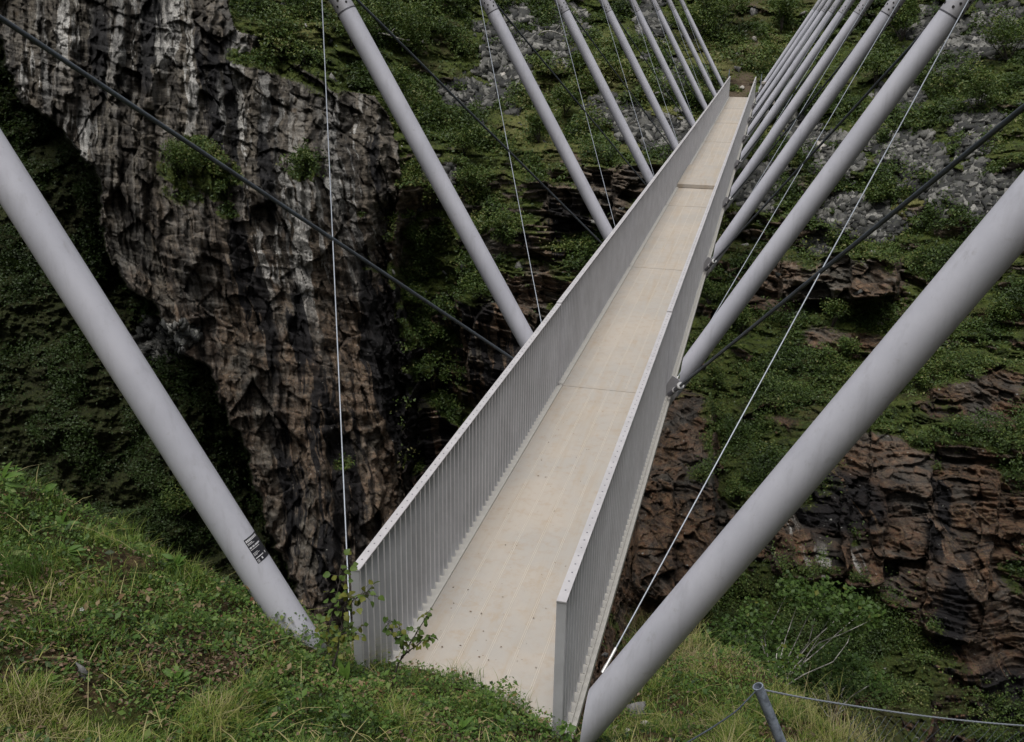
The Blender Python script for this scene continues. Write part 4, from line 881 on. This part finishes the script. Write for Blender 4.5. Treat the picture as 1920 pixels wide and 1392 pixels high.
herb(648, 1285, [(-.2, 1, .14, .035, 1), (.15, 1, .12, .035, .8), (-1, .3, .09, .03, .6), (.9, .35, .10, .03, .7), (.8, -.3, .09, .03, .5), (-.7, -.4, .07, .03, .5)], 'lush long-leaved plant at the foot of the yellowing birch sapling', stem_h=.03, seed=4)
herb(860, 1375, [(.6, .9, .12, .03, 1), (1, .3, .10, .028, .8), (-.6, .7, .09, .028, .8), (.2, 1, .08, .025, .6)], 'long-leaved plant at the bottom edge below the deck', stem_h=.02, seed=5)
herb(85, 935, [(.75, .65, .085, .05, 1), (1, .25, .05, .02, .9), (-.6, .8, .05, .02, .6)], 'single large pale leaf standing on the crest of the left bank', stem_h=.05, seed=6)
herb(10, 930, [(.9, .4, .13, .04, 1), (.3, 1, .12, .04, .9), (-.6, .8, .12, .035, .8), (1, -.1, .12, .035, .7), (.7, -.5, .10, .03, .6)], 'tall broad-leaved plant cut by the left picture edge', stem_h=.12, seed=31)
herb(30, 890, [(-.9, .3, .09, .03, 1), (.9, .35, .10, .025, 1), (.2, .9, .08, .03, .9), (.9, -.1, .08, .025, .8), (-.6, .8, .07, .025, .8)], 'leafy plant at the left picture edge on the bank crest', stem_h=.08, seed=7)
herb(1062, 1392, [(-.7, .6, .05, .045, 1), (.8, .5, .055, .045, 1), (.2, -.2, .04, .03, .7), (-.3, -.4, .04, .03, .5)], 'small round-leaved seedling in front of the right railing end', 'seedling', 'seedling', .085, 9, 'lush')
herb(1125, 1385, [(.6, .9, .09, .03, 1), (-.5, .9, .10, .03, .8), (1, .2, .08, .025, .7), (-1, .3, .07, .025, .6)], 'green and yellow leafy plant hugging the foot of the lowest right strut', seed=10, stem_h=.03)
_r = np.random.default_rng(77)
for i_, (px, py, where) in enumerate([(20, 960, 'at the left picture edge above the deep green tussock'), (60, 1000, 'left of the drooping broad-leaved plant'), (170, 960, 'on the crest right of the large single leaf'), (250, 1030, 'on the crest halfway to the lowest left strut'), (330, 1070, 'just below the crest left of the lowest left strut'), (455, 1130, 'on the crest touching the lowest left strut'), (540, 1180, 'below the sticker of the lowest left strut'), (560, 1250, 'between the lowest left strut foot and the yellowing birch'), (690, 1290, 'between the two young birches'), (780, 1290, 'right of the green birch sapling at the deck end'), (330, 1290, 'in the middle of the brown litter patch'), (90, 1290, 'below the flat brown stone at lower left'), (640, 1360, 'at the bottom edge under the yellowing birch'), (940, 1372, 'left of the blue harebell'), (1010, 1372, 'right of the blue harebell by the railing end'), (480, 1330, 'at lower centre-left among the yellow grass')]):
    nl = int(_r.integers(4, 8)); L_s = _r.uniform(.035, .075)
    herb(px, py, [(math.cos(a), abs(math.sin(a))*1.1-.15, L_s*_r.uniform(.7, 1.2), L_s*_r.uniform(.35, .5), _r.uniform(.4, 1)) for a in _r.uniform(0, 2*np.pi, nl)], 'small broad-leaved weed '+where, 'weed', 'leafy_weed', _r.uniform(.03, .09), 100+i_, 'berry_leaf' if i_ % 2 else 'lush')
# tall grasses
def tussock(px, py, n, h, label, seed, lean=.9, lc=(.3, .6), spread=.06, w=.003):
    b0 = on_ground(px, py); rng = np.random.default_rng(seed); Q = np.zeros((n, 3)); Q[:, :2] = rng.normal(size=(n, 2))*spread
    V, F, L = blades(Q, h*(.5+.6*rng.random(n)), w*(.6+.6*rng.random(n)), rng, lean, rng.uniform(lc[0], lc[1], n), 5)
    o = mesh_np('grass_tussock', V, F, M['grass'], {'lc': L}); o.location = b0; return tag(o, label, 'grass tussock', 'grass tussocks on the near hillside')
tussock(30, 1080, 420, .15, 'dense deep green grass tussock at the left picture edge', 1, .9, (.05, .4), .10)
tussock(190, 1130, 60, .26, 'tall straw-green grass blades left of the lowest left strut', 2, .9, (.5, .85), .06)
tussock(1270, 1225, 260, .28, 'pale dry grass tuft between the lowest right strut and the fence post', 3, .8, (.75, 1.), .12)
tussock(1200, 1180, 200, .30, 'brownish dry grass beside the railing foot, below the reddish outcrop', 4, .8, (.7, 1.), .14)
tussock(1530, 1365, 300, .22, 'dry yellow grass right of the fence post at the bottom', 5, .8, (.7, 1.), .16)
tussock(860, 1285, 200, .12, 'bright green grass fringe in front of the cream deck end', 6, .8, (.3, .6), .08)
tussock(370, 1385, 160, .14, 'grass tuft with straw stems at the bottom edge, below the seedling', 7, .9, (.5, .9), .09)
tussock(960, 1330, 160, .10, 'short green grass edge near the middle of the deck end', 8, .9, (.3, .6), .07)
# flowers
def flower(px, py, h, label, mat, name, petals=5, r=.011, seed=0):
    b0 = on_ground(px, py); root = empty(name, b0); sb = MB(); sb.path([(0, 0, 0), (.004, 0, h*.5), (0, 0, h)], [.0014, .0012, .001], 5); sb.build('stalk', M['lush'], root)
    mb = MB()
    for i in range(petals):
        a = i*2*np.pi/petals; d_ = RT*np.cos(a)+UP*np.sin(a)-FW*.3; leafshape(mb, np.array([0, 0, h])+d_*.002, d_, -FW+.01, r, r*.75, 0, 6, .1)
    o = mb.build('petals', M[mat], root); set_lc(o, [.5]); set_lc([c for c in bpy.data.objects if c.parent == root and c.name.startswith('stalk')][0], [.5]); tag(root, label, 'flower'); return root
flower(157, 1165, .07, 'small white flower in the grass at far left', 'white', 'white_flower', 5, .012)
flower(115, 1110, .05, 'tiny white flower above the other white one, near the green tussock', 'white', 'white_flower', 5, .009)
flower(978, 1372, .06, 'blue harebell flower in front of the deck end', 'blue', 'harebell', 5, .013)
# stones by the bridge foot
def nstone(px, py, s, label, seed, mat='stone', flat=.5):
    b0 = on_ground(px, py); V, F = stones_geo(np.zeros((1, 3)), np.array([s]), np.random.default_rng(seed), IV, IF, flat); o = mesh_np('stone', V, F, M[mat]); o.location = b0+np.array([0, 0, s*.25]); return tag(o, label, 'stone', 'loose stones on the near hillside')
nstone(155, 1268, .06, 'flat brown stone half buried in the grass at lower left', 3, 'stone', .25)
nstone(1190, 1342, .10, 'large grey stone right of the foot of the lowest right strut', 4)
nstone(1212, 1362, .055, 'pale angular stone, rightmost beside the foot of the lowest right strut', 5, 'palestone')
nstone(1180, 1378, .045, 'small pale stone below the large grey one at the strut foot', 6, 'palestone')
nstone(1150, 1368, .04, 'small grey stone tucked against the lowest right strut', 7, 'palestone')
nstone(1136, 1230, .07, 'round grey stone in the grass between railing and lowest right strut', 8)

# bushes on the near right edge
def bush_near(px, py, d, r, n, label, leaf, bark_pts, seed, mat='birch_leaf', bias=0.):
    b0 = at(px, py, d); g = ground(b0[0], b0[1]); rng = np.random.default_rng(seed)
    root = empty('birch_bush', b0); sb = MB(); pts = []
    for (qx, qy, rr, k_) in bark_pts:
        e = at(qx, qy, d+rng.normal()*r*.25)-b0; m = e*.5+rng.normal(size=3)*r*.06
        sb.path([(0, 0, -.1), m*.5, m, m*.5+e*.5+rng.normal(size=3)*r*.03, e], np.array([.011, .009, .007, .005, .002])*(d/12), 5)
        q = e+rnd_dirs(k_, rng)*(rng.random((k_, 1))**.5)*rr; pts.append(q)
    pts = np.concatenate(pts); n = len(pts); lc = np.clip(.42+.2*rng.normal(size=n)+bias+.3*pn(pts[:, 0]*3/r, pts[:, 1]*3/r, pts[:, 2]*3/r), 0, .9)
    V, F, L = leaves_geo(pts, leaf*(.8+.7*rng.random(n)), None, .9, rng, lc, .75)
    mesh_np('foliage', V, F, M[mat], {'lc': L}, parent=root); sb.build('stem', M['pale_bark'], root)
    tag(root, label, 'bush', 'birch bushes below the right side of the bridge')
bush_near(1450, 1290, 12.0, 1.4, 0, 'spreading birch bush with bare pale boughs right of the lowest right strut', .055,
          [(1480, 1105, .22, 260), (1500, 1120, .25, 260), (1530, 1130, .22, 200), (1560, 1150, .2, 160), (1590, 1130, .22, 220), (1620, 1145, .2, 180), (1640, 1160, .15, 120), (1460, 1190, .25, 200), (1420, 1150, .22, 200), (1550, 1105, .15, 120), (1600, 1170, .2, 140)], 3)
bush_near(1390, 1330, 9.5, 1.0, 0, 'low dense green bush between the strut and the fence post', .038,
          [(1350, 1190, .2, 260), (1380, 1220, .22, 300), (1420, 1240, .22, 320), (1450, 1270, .2, 260), (1340, 1240, .18, 220), (1400, 1170, .16, 200), (1480, 1240, .18, 220), (1330, 1280, .15, 140), (1390, 1290, .2, 240)], 4)
bush_near(1560, 1345, 13.0, 1.2, 0, 'dark green bush on the slope right of the fence post', .05,
          [(1560, 1240, .25, 240), (1600, 1250, .25, 240), (1530, 1260, .22, 220), (1640, 1280, .22, 200), (1580, 1290, .25, 220), (1500, 1280, .2, 160)], 5, bias=-.2)

# ---------------------------------------------------------------- rope fence at lower right
fence = empty('wire_fence', at(1466, 1392, 4.45)); fo = at(1466, 1392, 4.45)
ptop = at(1421, 1287, 4.30); pbase = ptop + (at(1468, 1400, 4.42)-ptop)/np.linalg.norm(at(1468, 1400, 4.42)-ptop)*1.1
mb = MB(); n = 20
dn = (pbase-ptop)/np.linalg.norm(pbase-ptop); u1 = np.cross(dn, [0, 1., 0]); u1 /= np.linalg.norm(u1); v1 = np.cross(dn, u1); t_ = np.arange(n)*2*np.pi/n; rg = np.cos(t_)[:, None]*u1+np.sin(t_)[:, None]*v1
mb.tube(ptop, pbase, .024, 24, caps=False); mb.tube(ptop, ptop+dn*.12, .019, 24, caps=False); mb.tube(ptop+dn*.118, ptop+dn*.12, .019, 24)
V = np.concatenate([ptop+rg*.0242-dn*.0005, ptop+rg*.0188-dn*.0005]); mb.add(V, [(i, (i+1) % n, n+(i+1) % n, n+i) for i in range(n)])
for v in mb.v: v -= fo
mb.build('post', M['post'], fence)
def sagrope(pts, r, name, mat, parent):
    pts = np.array(pts); kk = np.linspace(0, 1, len(pts)); tt = np.linspace(0, 1, 60); C_ = np.stack([np.interp(tt, kk, pts[:, i]) for i in range(3)], 1)
    for _ in range(20): C_[1:-1] = (C_[:-2]+C_[2:])/2*.5+C_[1:-1]*.5
    mb = MB(); mb.path(C_-fo, r, 8)
    T_ = np.gradient(C_, axis=0); L_ = np.r_[0, np.cumsum(np.linalg.norm(np.diff(C_, axis=0), axis=1))]
    for ph in (0, np.pi):
        ts = np.linspace(0, L_[-1], 500); Cc = np.stack([np.interp(ts, L_, C_[:, i]) for i in range(3)], 1); a_ = ts*90+ph
        mb.path(Cc-fo+r*.75*(np.cos(a_)[:, None]*UP+np.sin(a_)[:, None]*np.cross(UP, RT)), r*.5, 5)
    return mb.build(name, M[mat], parent)
rp1 = [at(1428, 1293, 4.30), at(1500, 1308, 4.45), at(1600, 1324, 4.65), at(1700, 1339, 4.85), at(1800, 1351, 5.05), at(1920, 1362, 5.3), at(2150, 1372, 5.8)]
sagrope(rp1, .0042, 'top_rope', 'cable', fence)
sagrope([at(1416, 1297, 4.28), at(1380, 1335, 4.15), at(1335, 1365, 4.0), at(1290, 1392, 3.9), at(1200, 1440, 3.6)], .0035, 'side_rope', 'blackcable', fence)
mb = MB()
R1 = np.array(rp1[2:])
for row in range(5):
    for i in range(26):
        t = i/26.; 
        def pt(tt, rw):
            k = tt*(len(R1)-1); j = min(int(k), len(R1)-2); p_ = R1[j]*(1-(k-j))+R1[j+1]*(k-j); return p_-np.array([0, 0, .03+rw*.085])+FW*.015*math.sin(tt*40)
        a = pt(t, row); b_ = pt(min(t+1/52., 1), row+.5); c = pt(max(t-1/52., 0), row+.5); e = pt(t, row+1)
        for p_, q_ in ((a, b_), (a, c), (b_, e), (c, e)): mb.tube(p_-fo, q_-fo, .0011, 4, caps=False)
mb.build('wire_mesh', M['blackcable'], fence)
tag(fence, 'blue-grey tubular fence post with twisted wire ropes and diamond mesh at lower right', 'fence')

# ---------------------------------------------------------------- light, sky, camera
w = bpy.data.worlds.new('World'); scene.world = w; w.use_nodes = True; nt = w.node_tree; nt.nodes.clear()
sky = nt.nodes.new('ShaderNodeTexSky'); sky.sky_type = 'NISHITA'; sky.sun_disc = False
SE, SR = math.radians(70), math.radians(190)
sky.sun_elevation = SE; sky.sun_rotation = SR; sky.air_density = 1.0; sky.dust_density = 4.0; sky.ozone_density = 1.0
bg = nt.nodes.new('ShaderNodeBackground'); bg.inputs[1].default_value = .062; wo = nt.nodes.new('ShaderNodeOutputWorld')
hs = nt.nodes.new('ShaderNodeHueSaturation'); hs.inputs['Saturation'].default_value = .15
nt.links.new(sky.outputs[0], hs.inputs['Color']); nt.links.new(hs.outputs[0], bg.inputs[0]); nt.links.new(bg.outputs[0], wo.inputs[0])
ld = bpy.data.lights.new('sun', 'SUN'); ld.energy = 1.5; ld.angle = math.radians(32); ld.color = (1, .955, .90); so = bpy.data.objects.new('sun', ld); COL.objects.link(so)
sd_ = np.array([math.sin(SR)*math.cos(SE), math.cos(SR)*math.cos(SE), math.sin(SE)])
from mathutils import Vector, Matrix
so.rotation_euler = Vector(sd_).to_track_quat('Z', 'Y').to_euler(); so.location = (0, 0, 30)
cd = bpy.data.cameras.new('camera'); cam = bpy.data.objects.new('camera', cd); COL.objects.link(cam)
cd.sensor_fit = 'HORIZONTAL'; cd.sensor_width = 36; cd.lens = 36*FPX/1920; cd.clip_start = .05; cd.clip_end = 500
cam.matrix_world = Matrix(((RT[0], UP[0], -FW[0], CAM[0]), (RT[1], UP[1], -FW[1], CAM[1]), (RT[2], UP[2], -FW[2], CAM[2]), (0, 0, 0, 1)))
scene.camera = cam
scene.render.resolution_x = 1024; scene.render.resolution_y = 742
vs_ = scene.view_settings; vs_.view_transform = 'Standard'; vs_.look = 'None'; vs_.gamma = 1; vs_.exposure = 0.72
scene.render.engine = 'CYCLES'; scene.cycles.max_bounces = 6; scene.cycles.use_denoising = True
print('done', round(time.time()-T0, 1))
